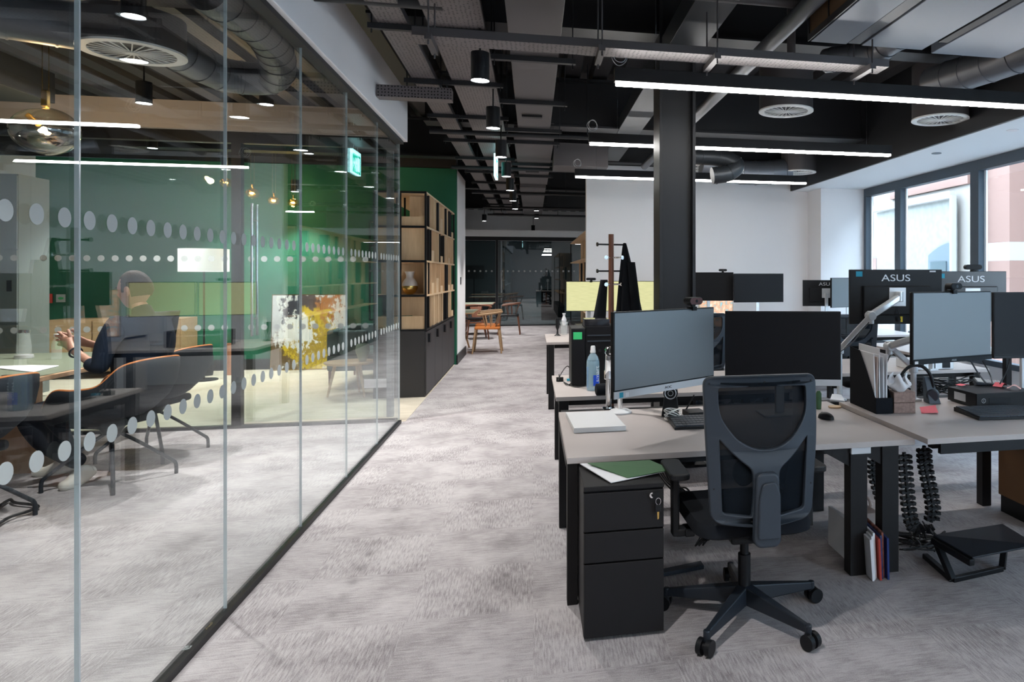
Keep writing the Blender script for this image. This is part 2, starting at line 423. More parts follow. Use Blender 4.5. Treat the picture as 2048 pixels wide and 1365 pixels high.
# right hand wall: sill, windows
sbox('wall_window_sill', M['white'], WX, WX + .25, -4.6, 9.62, 0, .42)
my = [9.86, 8.62, 6.94, 5.24, 3.54, 1.84, .14, -1.56, -3.26, -4.6]
for k in range(len(my) - 1):
    y1, y0 = my[k] - .0, my[k + 1]
    if k == 0: y1 = 9.6
    w = MB()
    f = .075
    w.box(WX - .02, WX + .08, y0, y1, 2.55, 2.668).box(WX - .02, WX + .08, y0, y1, .421, .48)
    w.box(WX - .02, WX + .08, y1 - f, y1, .48, 2.55).box(WX - .02, WX + .08, y0, y0 + f, .48, 2.55)
    wo = struct(w.build('window_%d' % (k + 1), M['frameg']))
    MB().box(WX + .03, WX + .04, y0 + f, y1 - f, .48, 2.55).build('pane', M['wglass'], wo)
    MB().box(WX + .05, WX + .07, y0 + f, y0 + f + .035, .48, 2.55).box(WX + .05, WX + .07, y1 - f - .035, y1 - f, .48, 2.55).build('inner_frame', M['white'], wo)

# ---------------------------------------------------------------- corridor glass partition
seams = [2.255 + .955 * k for k in range(-4, 6)]
seams[-1] = 7.03
def disc_band(ys, x, zc, axis='x'):
    m = MB()
    for y in ys:
        for z in zc:
            ring = [(y + .027 * math.cos(2 * math.pi * k / 20), z + .027 * math.sin(2 * math.pi * k / 20)) for k in range(20)]
            m.prism(ring, axis, x, x + .001)
    return m
for k in range(len(seams) - 1):
    y0, y1 = seams[k] + .004, seams[k + 1] - .004
    g = struct(MB().box(GX - .006, GX + .006, y0, y1, .03, 2.645).build('window_%d' % (k + 20), M['glass']))
    ys = [2.08 + .1085 * i for i in range(-30, 50)]
    ys = [y for y in ys if y0 + .02 < y < y1 - .02]
    disc_band(ys, GX + .0065, (1.554, .927)).build('dot_band', M['dots'], g)
    MB().box(GX - .006, GX + .006, y1 + (.0005 if k < 4 else .002), y1 + (.0075 if k < 4 else .006), .03, 2.645).build('joint', M['seam'], g)
struct(MB().box(GX - .02, GX + .02, -1.6, 7.04, 0, .028).build('trim_6', M['blk']))
# inner glass wall with door
BY = 7.12
for k, (x0, x1) in enumerate([(-7.35, -5.8), (-5.8, -4.25), (-4.25, -2.68)]):
    g = struct(MB().box(x0 + .003, x1 - .003, BY - .005, BY + .005, .03, 2.60).build('window_%d' % (k + 40), M['glass2']))
    xs = [-7.3 + .1085 * i for i in range(60)]
    m = MB()
    for x in xs:
        if x0 + .03 < x < x1 - .03:
            for z in (1.546, .92):
                m.prism([(x + .027 * math.cos(2 * math.pi * q / 20), z + .027 * math.sin(2 * math.pi * q / 20)) for q in range(20)], 'y', BY - .0065, BY - .0055)
    m.build('dot_band', M['dots'], g)
struct(MB().box(-7.4, -1.27, BY - .03, BY + .03, 0, .028).box(-7.4, -1.27, BY - .04, BY + .04, 2.60, 2.70).box(-7.42, -7.35, BY - .04, BY + .04, .028, 2.6).box(-2.677, -2.60, BY - .04, BY + .04, .028, 2.6).build('trim_7', M['blk']))
d = struct(MB().box(-2.59, -1.36, BY - .005, BY + .005, .05, 2.58).build('door_1', M['glass2']))
m = MB()
for i in range(60):
    x = -7.3 + .1085 * i
    if -2.55 < x < -1.5:
        for z in (1.546, .92):
            m.prism([(x + .027 * math.cos(2 * math.pi * q / 20), z + .027 * math.sin(2 * math.pi * q / 20)) for q in range(20)], 'y', BY - .0065, BY - .0055)
m.build('dot_band', M['dots'], d)
MB().box(-1.36, -1.30, BY - .025, BY + .025, .05, 2.58).build('stile', M['greyl'], d)
for s in (-1, 1):
    MB().cyl((-2.50, BY + .06 * s, .84), (-2.50, BY + .06 * s, 2.05), .012).cyl((-2.50, BY, 1.0), (-2.50, BY + .06 * s, 1.0), .008).cyl((-2.50, BY, 1.9), (-2.50, BY + .06 * s, 1.9), .008).build('door_handle', M['chrome'], d, smooth=40)
MB().box(-1.56, -1.34, BY - .02, BY + .02, .33, .41).build('lock_case', M['alu'], d, bevel=.004)

# far glass front
sg = MB()
for x0, x1 in ((-5.1, -1.0), (-.93, 2.2)):
    g = struct(MB().box(x0, x1, 19.77, 19.78, .03, 2.33).build('window_%d' % (50 + int(x0 > -2)), M['dglass']))
    m = MB()
    for i in range(int((x1 - x0) / .15)):
        x = x0 + .1 + i * .15
        m.prism([(x + .027 * math.cos(q * math.pi / 6), 1.5 + .027 * math.sin(q * math.pi / 6)) for q in range(12)], 'y', 19.765, 19.769)
    m.build('dot_band', M['dots'], g)
struct(MB().box(-.995, -.935, 19.74, 19.81, 0, 2.34).box(-5.1, -1, 19.74, 19.8, 0, .028).box(-.93, 2.2, 19.74, 19.8, 0, .028).build('trim_8', M['blk']))

# ---------------------------------------------------------------- outside building
pinkb = mat('pale brick', (.17, .095, .075), .9); stone = mat('rendered band', (.21, .185, .165), .9); stock = mat('stock brick', (.17, .17, .155), .9, var=.14, vscale=9); rend = mat('outdoor white', (.26, .255, .245), .9)
bb = thing('brick_building', 'pink brick building with pale bands and an arched window beyond the office windows', 'building', (0, 0, 0))
def bk(name, m, *a, **k): return MB().box(*a).build(name, m, bb, **k)
FX = 9.0
def fy(u): return px(u, 500, FX).y
def fz(u, v): return px(u, v, FX).z
bk('wall', stone, FX, FX + .5, fy(1975), 24, -3, 7)
bk('brick_panel', pinkb, FX - .08, FX - .001, fy(1746), 23, fz(1735, 480), 4.2)
bk('brick_panel', pinkb, FX - .08, FX - .001, fy(1758), 23, -3, fz(1735, 518))
bk('brick_panel', pinkb, FX - .08, FX - .001, fy(1942), fy(1785), fz(1900, 376), 5)
bk('frame', rend, FX - .3, FX - .18, fy(1928), fy(1924), -1, fz(1900, 396))
bk('frame', rend, FX - .3, FX - .181, fy(1924), fy(1762), fz(1860, 408), fz(1860, 395))
bk('stock_brick_wall', stock, FX - .15, FX - .081, fy(1922), fy(1764), -3, fz(1860, 409))
y0, y1 = fy(1918), fy(1872)
z1 = fz(1895, 492)
arc = [(y0, -1), (y1, -1), (y1, z1 - .2)] + [(y1 + (y0 - y1) * t, z1 - .2 + .25 * math.sin(t * math.pi * .5)) for t in (.25, .5, .75, 1)]
w = MB().prism(arc, 'x', FX - .2, FX - .151).build('arched_window', mat('blue grey paint', (.05, .07, .085), .6), bb)
MB().box(FX - .22, FX - .2, y0 + .15, y1 - .12, -1, z1 - .35).build('pane', mat('outside pane', (.045, .06, .07), .2), w)
# nearer wing, right
NX = 8.2
def ny(u): return px(u, 500, NX).y
wing = thing('brick_wing', 'pink brick pier with a white band and a grey pipe beside a blue glazed facade', 'building')
MB().box(NX, NX + .6, ny(2019), ny(1972), px(1990, 522, NX).z, px(1990, 486, NX).z).build('band', rend, wing)
MB().box(NX, NX + .6, ny(2019), ny(1972), px(1990, 485.9, NX).z, 6).box(NX, NX + .6, ny(2019), ny(1972), -3, px(1990, 522.1, NX).z).build('brick_wall', pinkb, wing)
MB().cyl((NX - .08, ny(1970), -3), (NX - .08, ny(1970), 6), .06).build('pipe', mat('grey pipe', (.10, .14, .17), .5), wing, smooth=40)
gf = MB().box(NX + .5, NX + .7, -6, ny(2019), -3, 6).build('glazed_wall', mat('blue glazing', (.06, .09, .11), .2), wing)
m = MB()
for k in range(22): m.box(NX + .44, NX + .5, ny(2019) - .06 - k * .45, ny(2019) - k * .45, -3, 6)
for z in (.3, .55, 1.15, 1.35, 1.95, 2.4, 2.5): m.box(NX + .43, NX + .5, -6, ny(2019), z, z + .05)
m.box(NX + .42, NX + .5, -6, ny(2019), 1.75, 1.95)
m.build('glazing_bar', rend, gf)
struct(MB().box(5.2, 60, -40, 60, -3.2, -3).build('ground', mat('paving', (.35, .34, .33), .9)))

# ---------------------------------------------------------------- column and beams
col = thing('steel_column', 'black painted steel H column rising behind the front desks', 'column', (1.035, 5.16, 0))
MB().box(-.135, -.112, -.13, .13, 0, 3.5).box(.112, .135, -.13, .13, 0, 3.5).box(-.112, .112, -.075, .0, 0, 3.5).build('column_shaft', M['steel'], col, bevel=.002)
MB().box(-.2, .2, -.2, .2, 0, .02).build('base_plate', M['steel'], col)
def ibeam(name, p0, p1, h, w, lab, cat='beam', grp='steel beams under the deck'):
    p0, p1 = Vector(p0), Vector(p1)
    m = MB().bar(p0, p1, w, .02).bar(p0 + Vector((0, 0, h)), p1 + Vector((0, 0, h)), w, .02).bar(p0 + Vector((0, 0, h / 2)), p1 + Vector((0, 0, h / 2)), .02, h)
    return tag(m.build(name, M['steel']), lab, cat, grp)
ibeam('steel_beam', (-1.1, 5.16, 3.17), (3.8, 5.16, 3.17), .34, .22, 'black steel beam crossing the ceiling at the top of the column')
ibeam('steel_beam', (-1.1, 7.7, 2.99), (3.8, 7.7, 2.99), .5, .26, 'deep black steel beam across the ceiling behind the second strip light')
ibeam('steel_beam', (-5, 10.0, 3.0), (3.8, 10.0, 3.0), .5, .22, 'black steel beam crossing above the white back wall')
ibeam('steel_beam', (-5, 13.5, 3.0), (3.8, 13.5, 3.0), .5, .22, 'black steel beam deep in the corridor ceiling beyond the white wall')
ibeam('steel_beam', (-5, 17, 2.95), (3.8, 17, 2.95), .5, .22, 'furthest black steel beam in the corridor ceiling')
ibeam('steel_beam', (-8, 4.9, 3.1), (-1.4, 4.9, 3.1), .4, .22, 'black steel beam above the meeting room')

# ---------------------------------------------------------------- trays, ducts
def tray(name, x0, x1, y0, y1, z, lab, m=None, side=.045):
    t = thing(name, lab, 'cable tray', ((x0 + x1) / 2, y0, z)); w = (x1 - x0) / 2; L = y1 - y0
    MB().box(-w, w, 0, L, 0, .006).build('tray_base', m or M['perf'], t)
    MB().box(-w - .004, -w, 0, L, 0, side).box(w, w + .004, 0, L, 0, side).build('side_rail', M['service'], t)
    y = .45
    while y < L:
        h = MB().box(-w - .06, w + .06, y, y + .035, -.035, -.002).build('bracket', M['steel'], t)
        for q in (-w - .04, w + .04): MB().cyl((q, y + .018, -.06), (q, y + .018, 3.54 - z), .005, n=6).build('hanger_rod', M['steel'], h)
        y += 1.2
    return t
tray('cable_tray', -.90, -.735, -2, 18.5, 2.9, 'narrow perforated cable tray nearest the white bulkhead')
tray('cable_tray', -.61, -.29, -2, 18.5, 2.9, 'wide perforated cable tray running along above the pendant downlights')
t = thing('cable_tray', 'perforated cable tray crossing the ceiling from the bulkhead to the right', 'cable tray', (0, 3.88, 2.655))
MB().box(-.62, 2.10, 0, .15, 0, .006).build('tray_base', M['perf'], t)
MB().box(-.62, 2.10, -.004, 0, 0, .045).box(-.62, 2.10, .15, .154, 0, .045).build('side_rail', M['service'], t)
for x in (-.55, .35, 1.0, 1.95):
    MB().box(x, x + .035, -.06, .22, -.035, -.002).cyl((x + .018, -.045, -.06), (x + .018, -.045, .9), .005, n=6).cyl((x + .018, .2, -.06), (x + .018, .2, .9), .005, n=6).build('bracket', M['service'], t)
t = thing('rectangular_duct', 'long flat grey rectangular duct along the corridor ceiling', 'duct', (0, 0, 0))
MB().box(-.147, .166, -2, 2.95, 2.85, 3.0).build('duct_section', M['service'], t, bevel=.003)
MB().box(-.147, .166, 3.0, 7.6, 2.85, 3.0).build('duct_section', M['service'], t, bevel=.003)
MB().box(-.20, .22, 7.62, 11.5, 2.85, 3.02).build('duct_section', M['service'], t, bevel=.003)
MB().box(-.21, .2, 11.52, 16.5, 2.80, 3.0).build('duct_section', M['service'], t, bevel=.003)
for y in (2.8, 4.75, 5.95, 7.1, 7.75, 9.3, 10.4, 11.6, 12.6, 14, 15.2):
    MB().box(-.27, .28, y, y + .04, 2.80 if y > 11 else 2.815, 2.849 if y < 11 else 2.80).cyl((-.25, y + .02, 2.78), (-.25, y + .02, 3.54), .005, n=6).cyl((.26, y + .02, 2.78), (.26, y + .02, 3.54), .005, n=6).build('bracket', M['steel'], t)
MB().box(-.10, .08, 6.5, 6.56, 2.83, 2.849).build('damper', M['steel'], t)
MB().box(-.10, .08, 10.0, 10.06, 2.83, 2.849).build('damper', M['steel'], t)
tag(MB().box(.91, 1.16, -2, 4.99, 2.975, 3.12).build('duct', M['ductdark'], bevel=.003), 'dark flat duct at the ceiling on the near side of the column', 'duct')
tag(MB().box(.91, 1.16, 5.33, 9.7, 2.975, 3.12).build('duct', M['ductdark'], bevel=.003), 'dark flat duct at the ceiling beyond the column', 'duct')
tag(MB().cyl((1.52, -2, 2.92), (1.52, 9.7, 2.92), .05, n=20).build('pipe', M['duct'], smooth=40), 'long round grey pipe along the ceiling right of the column', 'pipe')
tag(MB().cyl((-1.15, 3.9, 3.0), (1.9, 3.9, 3.0), .03).build('pipe', M['service'], smooth=40), 'thin pipe across the ceiling just above the crossing cable tray', 'pipe')
tag(MB().cyl((.3, 4.6, 2.86), (1.75, 4.6, 2.86), .03).cyl((1.75, 4.6, 2.86), (1.75, 4.6, 3.3), .03).build('pipe', M['service'], smooth=40), 'thin grey pipe above the near end of the front strip light', 'pipe')
tag(MB().cyl((-1.165, 3.25, 2.95), (-.5, 3.25, 2.95), .04).build('pipe', M['steel'], smooth=40), 'stub pipe leaving the white bulkhead, nearest', 'pipe')
tag(MB().cyl((-1.165, 4.15, 2.93), (-.5, 4.15, 2.93), .04).build('pipe', M['steel'], smooth=40), 'stub pipe leaving the white bulkhead, second', 'pipe')
tag(MB().box(-1.165, -.62, 5.7, 5.82, 2.76, 2.85).build('cable_tray', M['perf']), 'short perforated tray leaving the bulkhead low down', 'cable tray')
tag(MB().box(.24, .9, 8.6, 9.1, 2.72, 3.0).build('duct', M['service'], bevel=.004), 'rectangular branch duct beyond the second strip light', 'duct')
for k, (y, z, x1) in enumerate(((7.3, 2.82, 3.2), (9.2, 2.75, 3.3), (12.2, 2.78, 3), (14.8, 2.78, 3), (16.3, 2.75, 3))):
    tag(MB().cyl((-1.0, y, z), (x1, y, z), .025, n=10).cyl((.55, y, z), (.55, y, 3.58), .006, n=6).build('pipe', M['steel'], smooth=40),
        ['thin black pipe crossing the ceiling in front of the deep beam', 'thin black pipe crossing just before the white wall', 'black pipe crossing the far corridor ceiling, first', 'black pipe crossing the far corridor ceiling, middle', 'black pipe crossing the far corridor ceiling, last'][k], 'pipe')
# fan coil unit
U = thing('fan_coil_unit', 'large grey ceiling unit with a copper coloured filter on its side', 'air conditioning unit', (0, 0, 0))
x0 = px(1617, 83, 2.0).x
def cz(u, v, z): return pz(u, v, z)
c = cz(1617.6, 83, 2.8); xr = cz(1838, 103, 2.8).x
MB().box(c.x + .012, c.x + .24, 1.2, c.y, 2.8, 2.82).build('lining', M['panel'], U)
MB().box(c.x + .25, c.x + .33, 1.2, c.y - .005, 2.805, 2.82).build('rail', M['ductdark'], U)
MB().box(c.x + .34, xr, 1.2, c.y, 2.798, 3.06).build('casing', M['panel'], U, bevel=.003)
MB().box(c.x + .012, c.x + .34, 1.2, c.y, 2.821, 3.06).build('plenum', M['ductdark'], U)
MB().box(c.x, c.x + .011, 1.2, c.y - .02, 2.84, 3.05).build('filter', M['filter'], U)
m = MB().box(c.x - .008, c.x + .0, 1.2, c.y, 2.80, 2.838).box(c.x - .008, c.x, c.y - .02, c.y, 2.838, 3.06)
for k in range(9): m.box(c.x - .006, c.x, c.y - .3 - k * .28, c.y - .29 - k * .28, 2.838, 3.05)
m.box(c.x - .006, c.x, 1.2, c.y, 2.945, 2.952).build('filter_frame', M['steel'], U)
MB().box(xr + .02, xr + .08, 1.2, c.y - .15, 2.80, 3.0).build('channel', M['black'], U)
c2 = cz(1862, 107, 2.8); c3 = cz(1930, 113, 2.8)
tag(MB().box(c2.x, c3.x + .25, 1.2, c2.y, 2.8, 3.05).build('supply_box', M['panel'], bevel=.003), 'pale grey metal plenum box beside the ceiling unit', 'duct')
def ribbed(pts, r, name, lab, m=M['duct'], step=.14):
    pts = spline(pts, 10); rr = MB().tube(pts, r, 24); acc = 0
    for a, b2 in zip(pts, pts[1:]):
        acc += (b2 - a).length
        if acc > step:
            acc = 0; dd = (b2 - a).normalized() * .006
            rr.cyl(a - dd, a + dd, r + .005, n=24)
    o = rr.build(name, m, smooth=50)
    return tag(o, lab, 'duct')
a = pd(1850, 140, 4.2); 
ribbed([(a.x, c.y + .01, 2.93), (a.x, 4.25, 2.93), (a.x - .02, 4.4, 2.92), (a.x - .22, 4.75, 2.95)], .085, 'flexible_duct', 'ribbed round duct coming out below the ceiling unit')
ribbed([(3.45, .5, 2.95), (3.42, 2.5, 2.95), (3.35, 4.2, 2.95), (3.2, 5.2, 2.97)], .13, 'flexible_duct', 'large ribbed round duct at the upper right')
ribbed([(3.68, .5, 2.80), (3.68, 2.2, 2.80), (3.68, 2.9, 2.80)], .10, 'flexible_duct', 'bright ribbed duct end at the right edge of the ceiling')
g = py(1465, 325, 6.6)
ribbed([(g.x - .5, 6.9, g.z + .10), (g.x - .05, 6.9, g.z + .09), (g.x + .12, 6.88, g.z + .02), (g.x + .02, 6.85, g.z - .07), (g.x - .14, 6.85, g.z - .10)], .085, 'flexible_duct', 'curved ribbed duct between the back air diffusers', M['ductdark'])
g = py(1540, 345, 8.8)
ribbed([(g.x - .9, 8.9, g.z + .1), (g.x - .3, 8.9, g.z), (g.x + .3, 8.9, g.z + .05)], .16, 'flexible_duct', 'fat ribbed duct low behind the back diffusers')
ribbed([(-8, 3.9, 2.55), (-5.5, 4.4, 2.62), (-3.2, 4.75, 2.72)][:0] or [(-5.6, 3.2, 2.98), (-3.9, 4.2, 2.9), (-2.7, 4.9, 2.9)], .14, 'flexible_duct', 'spiral duct lit warm above the glass globe lamp')
ribbed([(-6.0, 4.2, 2.95), (-4.4, 4.95, 2.9), (-3.6, 5.3, 2.9)], .13, 'flexible_duct', 'second spiral duct at the far left of the meeting room ceiling')
ribbed([(-2.35, 5.2, 2.9), (-2.2, 5.7, 2.86), (-1.9, 5.8, 2.9), (-1.75, 5.2, 3.0), (-1.8, 4.4, 3.0)], .12, 'flexible_duct', 'curved spiral duct behind the meeting room diffuser')
tag(MB().box(-5.4, -3.6, 5.5, 6.3, 2.72, 2.95).build('duct', M['ductdark'], bevel=.004), 'flat duct box over the meeting table', 'duct')

# round diffusers
def diffuser(name, lab, loc, r, hgt, m=None, grp=None):
    t = thing(name, lab, 'air diffuser', loc, 0, grp)
    MB().lathe([(r * .98, .012), (r * .98, hgt)], n=32).build('drum', M['service'], t, smooth=40)
    a = []
    b = MB().lathe([(r * .80, .0), (r, 0), (r, .012), (r * .80, .012), (r * .80, 0)], n=40, caps=False)
    b.lathe([(.001, -.004), (r * .13, -.004), (r * .13, .008), (.001, .008)], n=24, caps=False)
    b.build('face_ring', m or M['grille'], t, smooth=30)
    v = MB()
    for k in range(24):
        an = 2 * math.pi * k / 24
        p0 = Vector((math.cos(an) * r * .12, math.sin(an) * r * .12, .003)); p1 = Vector((math.cos(an + .18) * r * .82, math.sin(an + .18) * r * .82, .003))
        v.bar(p0, p1, r * .026, .004)
    v.build('vanes', m or M['grille'], t)
    MB().lathe([(.001, .0125), (r * .97, .0125), (r * .97, .02), (.001, .02)], n=32).build('throat', M['black'], t)
    return t
def dpos(u, v, d): return tuple(pd(u, v, d))
diffuser('ceiling_diffuser', 'round white swirl diffuser hanging centre right behind the front strip light', dpos(1572, 224, 6.45), .25, .5)
diffuser('ceiling_diffuser', 'round white swirl diffuser hanging nearest the window soffit', dpos(1880, 241, 6.35), .25, .5)
diffuser('ceiling_diffuser', 'round swirl diffuser half hidden by the column', dpos(1393, 337, 9.5), .25, .45)
diffuser('ceiling_diffuser', 'small round swirl diffuser beyond the second strip light', dpos(1597, 346, 10.0 - .6), .235, .45)
diffuser('ceiling_diffuser', 'large round swirl diffuser over the meeting room', dpos(266, 107, 4.2), .27, .22)

# pendant downlights
def spot(parent, loc, e, ang=95, blend=.6, col=(1, .97, .94), r=.04):
    l = bpy.data.lights.new('lamp', 'SPOT'); l.energy = e; l.spot_size = R(ang); l.spot_blend = blend; l.color = col; l.shadow_soft_size = r
    o = bpy.data.objects.new('lamp', l); COL.objects.link(o); o.parent = parent; o.location = loc; return o
def downlight(lab, loc, e=60, h=.17, r=.055, grp='black pendant downlights along the corridor'):
    t = thing('pendant_downlight', lab, 'ceiling light', loc, 0, grp)
    MB().lathe([(r, .0), (r, h), (.002, h)], n=28, caps=False).build('housing', M['blk'], t, smooth=40)
    MB().lathe([(.002, .004), (r * .93, .004), (r * .93, .01), (.002, .01)], n=28).build('lens', M['down'], t)
    MB().cyl((0, 0, h), (0, 0, 3.54 - loc[2]), .006, n=8).build('rod', M['blk'], t)
    spot(t, (0, 0, -.02), e)
    return t
dl = ['nearest black cylinder downlight over the corridor', 'second black cylinder downlight over the corridor', 'third black cylinder downlight over the corridor', 'fourth black cylinder downlight, just past the exit sign', 'fifth black cylinder downlight over the corridor', 'sixth black cylinder downlight over the corridor', 'seventh and furthest black cylinder downlight over the corridor']
for k, (u, v) in enumerate([(963, 172), (988, 263), (1001.5, 321), (1011, 357), (1017, 383), (1022, 403), (1025, 419)]):
    p = px(u, v, -.315)
    p = Vector((-.315, 4.43 + 1.42 * k, 2.58))
    downlight(dl[k], tuple(p))
for k, y in enumerate((-1.25, .2, 1.6, 3.0)[:3]):  # unseen lamps added around the camera, continuing the corridor row
    downlight(['unseen downlight added over the corridor behind the camera', 'unseen downlight added over the corridor beside the camera', 'unseen downlight added over the corridor above the camera'][k], (-.315, y, 2.58))
for k, (x, y) in enumerate(((-1.6, 15.5), (-1.2, 18.3), (0, 22.0))):  # lamps added to brighten the dark far end of the corridor
    downlight(['downlight added to brighten the far wooden table', 'downlight added to brighten the floor just before the far glass front', 'downlight added to brighten the room behind the far glass front'][k], (x, y, 2.75), 160)
for k, (u, v, d) in enumerate([(1073, 422, 15), (1073, 437, 17)]):
    downlight(['small downlight right of the far corridor ducts', 'furthest small downlight right of the far corridor'][k], dpos(u, v, d), 25)
mr = [(267, 34, 3.7), (533, 210, 6.0), (305, 297, 8.6), (452, 340, 9.6), (618, 308, 8.7), (668, 352, 11.0), (590, 384, 10)]
ml = ['round recessed light at the top left of the meeting room', 'downlight above the inner glass wall', 'downlight in the lounge at the left', 'downlight in the lounge near the gold globes', 'downlight in the lounge right of centre', 'downlight in the lounge by the bookcase', 'low downlight in the lounge against the green wall']
for k, (u, v, d) in enumerate(mr):
    downlight(ml[k], dpos(u, v, d), 110, grp='downlights behind the glass')
for k, (x, y) in enumerate(((-5.0, 3.0), (-3.0, 2.0), (-5, 6.2), (-3, 6.3), (-6.4, 9.6))):  # extra lamps added to brighten the meeting room and lounge
    downlight('added brightening downlight over the left part of the meeting room ' + ('by the far end', 'by the near end', 'over the table left', 'over the chairs', 'deep in the lounge')[k], (x, y, 2.75), 110, grp='downlights behind the glass')

# linear pendants
def strip(lab, y, x0=.47, x1=3.32, z=2.54):
    t = thing('linear_pendant', lab, 'ceiling light', (x0, y, z), 0, 'slim black linear pendants over the desks')
    L = x1 - x0
    MB().box(0, L, -.03, .03, .004, .085).build('housing', M['blkm'], t, bevel=.002)
    MB().box(.01, L - .01, -.024, .024, -.016, .004).build('diffuser', M['led'], t, bevel=.003)
    for x in (.25, L - .25):
        MB().cyl((x, 0, .085), (x, 0, 1.0), .0018, n=6).build('suspension_wire', M['chrome'], t)
    c = [(.03 + .045 * math.cos(a), .0 + .012 * math.sin(3 * a), .15 + .045 * math.sin(a)) for a in [2 * math.pi * k / 24 for k in range(24)]]
    c2 = [(.035 + .035 * math.cos(a), .01 * math.cos(2 * a), .16 + .04 * math.sin(a)) for a in [2 * math.pi * k / 24 for k in range(24)]]
    MB().tube(c, .0025, 5, True).tube(c2, .0025, 5, True).build('coiled_wire', M['alu'], t)
    return t
strip('nearest and brightest linear pendant, crossing in front of the column', 4.15, x1=3.7)
strip('middle linear pendant, passing behind the column', 6.1)
strip('furthest linear pendant, lowest in view', 8.2)
for k, y in enumerate((.1, -2.0)):  # unseen pendants continuing the row, added to reach the room's brightness
    strip(['unseen linear pendant added beside the camera', 'unseen linear pendant added behind the camera'][k], y)
for k, y in enumerate((12.0, 14.5)):
    strip(['linear pendant beyond the white wall, nearer one', 'linear pendant beyond the white wall, farther one'][k], y, 1.6, 3.6, 2.6)
# soffit downlight rings
for k, (u, v) in enumerate(((1873, 307), (2025, 261))):
    p = pz(u, v, 2.668)
    tag(MB().lathe([(.02, -.004), (.05, -.004), (.05, .001), (.02, .001)], c=(p.x, p.y, 2.669), n=20).build('sprinkler_plate' if k else 'recessed_spotlight', M['alu'] if k else M['frameg'], smooth=40), ['dark round recessed spotlight in the white soffit', 'small white sprinkler in the soffit at the right'][k], 'ceiling fitting')
# exit sign
t = thing('exit_sign', 'green illuminated running man exit sign hanging over the corridor', 'sign', (-.44, 8.78, 2.58))
MB().box(-.012, .012, -.19, .19, 0, .22).build('panel', M['signg'], t, bevel=.003)
MB().box(-.014, .014, -.195, .195, -.008, 0).box(-.014, .014, -.195, -.19, 0, .22).box(-.014, .014, .19, .195, 0, .22).box(-.014, .014, -.195, .195, .22, .26).build('edge', M['signw'], t)
m = MB()
for s in (-.0135, .0125):
    m.box(s, s + .001, .03, .15, .03, .19)       # doorway
    m.cyl((s, -.03, .165), (s + .001, -.03, .165), .016)
    m.prism([(-.06, .14), (-.01, .15), (.015, .11), (0, .10), (-.02, .12), (-.03, .09), (.0, .06), (-.01, .02), (-.025, .02), (-.02, .055), (-.05, .08), (-.075, .04), (-.09, .05), (-.06, .1)], 'x', s, s + .001)
    m.prism([(-.15, .11), (-.11, .15), (-.11, .12), (-.085, .12), (-.085, .10), (-.11, .10), (-.11, .07)], 'x', s, s + .001)
m.build('pictogram', M['signw'], t)
MB().cyl((0, -.1, .25), (0, -.1, .96), .004, n=6).cyl((0, .1, .25), (0, .1, .96), .004, n=6).build('suspension_rod', M['alu'], t)
# ---------------------------------------------------------------- desks
DG = 'bench desks with taupe tops'
def desk(lab, x0, x1, y0, y1, z, legs, grp=DG, lw=.06):
    t = thing('desk', lab, 'desk', (x0, y0, 0), 0, grp); w, L = x1 - x0, y1 - y0
    MB().box(0, w, 0, L, z - .026, z).build('desktop', M['desk'], t, bevel=.0015)
    for q in (.1, L - .14): MB().box(.085, w - .06, q, q + .04, z - .073, z - .027).build('frame_rail', M['blkm'], t)
    for lx in legs:
        s = MB().box(lx, lx + lw, .14, L - .14, z - .075, z - .027).build('side_rail', M['blkm'], t)
        for ly in (.012, L - .072):
            MB().box(lx, lx + lw, ly, ly + .06, 0, z - .027).build('leg', M['blkm'], t, bevel=.002)
    return t
ZD, ZE = .628, .652
D1 = desk('front taupe desk with the task chair and the white flat case', .14, 1.752, 2.99, 4.0, ZD, (.001,), lw=.044)
for lab, x in (('heavy', 1.44), ('heavy', 1.60)):
    MB().box(x - .14, x - .14 + .085, .03, .10, 0, ZD - .028).build('leg', M['blkm'], D1, bevel=.002)
    MB().prism([(x - .141, ZD - .03), (x - .30, ZD - .03), (x - .141, ZD - .12)], 'y', .04, .09).build('gusset', M['blkm'], D1)
    MB().box(x - .14, x - .14 + .085, .9, .97, 0, ZD - .028).build('leg', M['blkm'], D1, bevel=.002)
MB().box(1.30, 1.40, .022, .09, ZD - .062, ZD - .028).build('power_socket', M['silver'], D1, bevel=.004)
D2 = desk('front right taupe desk with the black file holder and tissue boxes', 1.757, 3.36, 2.89, 3.84, ZE, (.90, 1.5))
MB().box(.07, .66, .006, .03, ZE - .075, ZE - .028).build('front_bar', M['blk'], D2)
D3 = desk('second taupe desk carrying the black computer towers and water bottle', .14, 1.752, 4.49, 5.46, ZD, (.02, 1.5))
D4 = desk('second row right taupe desk with the silver computer', 1.92, 3.55, 4.95, 5.8, ZE, (.05, 1.5))
D5 = desk('back left taupe desk under the yellow lit screens', .135, 1.75, 7.4, 8.45, .70, (.02, 1.5))
D6 = desk('back right taupe desk under the pair of dark screens', 1.77, 3.4, 7.4, 8.45, .70, (.04, 1.5))
D7 = desk('far right taupe desk by the window beyond the big back-turned monitor', 3.5, 4.6, 6.0, 7.0, .66, (.04, 1.0))
rl = tag(MB().box(.16, 3.5, 4.1, 4.2, .50, .60).box(.2, .28, 4.11, 4.19, 0, .5).box(3.2, 3.28, 4.11, 4.19, 0, .5).box(1.7, 1.78, 4.11, 4.19, 0, .5).build('cable_trough', M['blkm']), 'black cable trough running between the two desk rows', 'cable trough')

def attach(ch, par, name):
    # a stand or arm moves with its monitor, so it is the monitor's part
    bpy.context.view_layer.update()
    mw = ch.matrix_world.copy(); ch.parent = par; ch.matrix_parent_inverse = par.matrix_world.inverted(); ch.matrix_world = mw
    ch.name = name
    for k in ('label', 'category', 'group'):
        if k in ch: del ch[k]
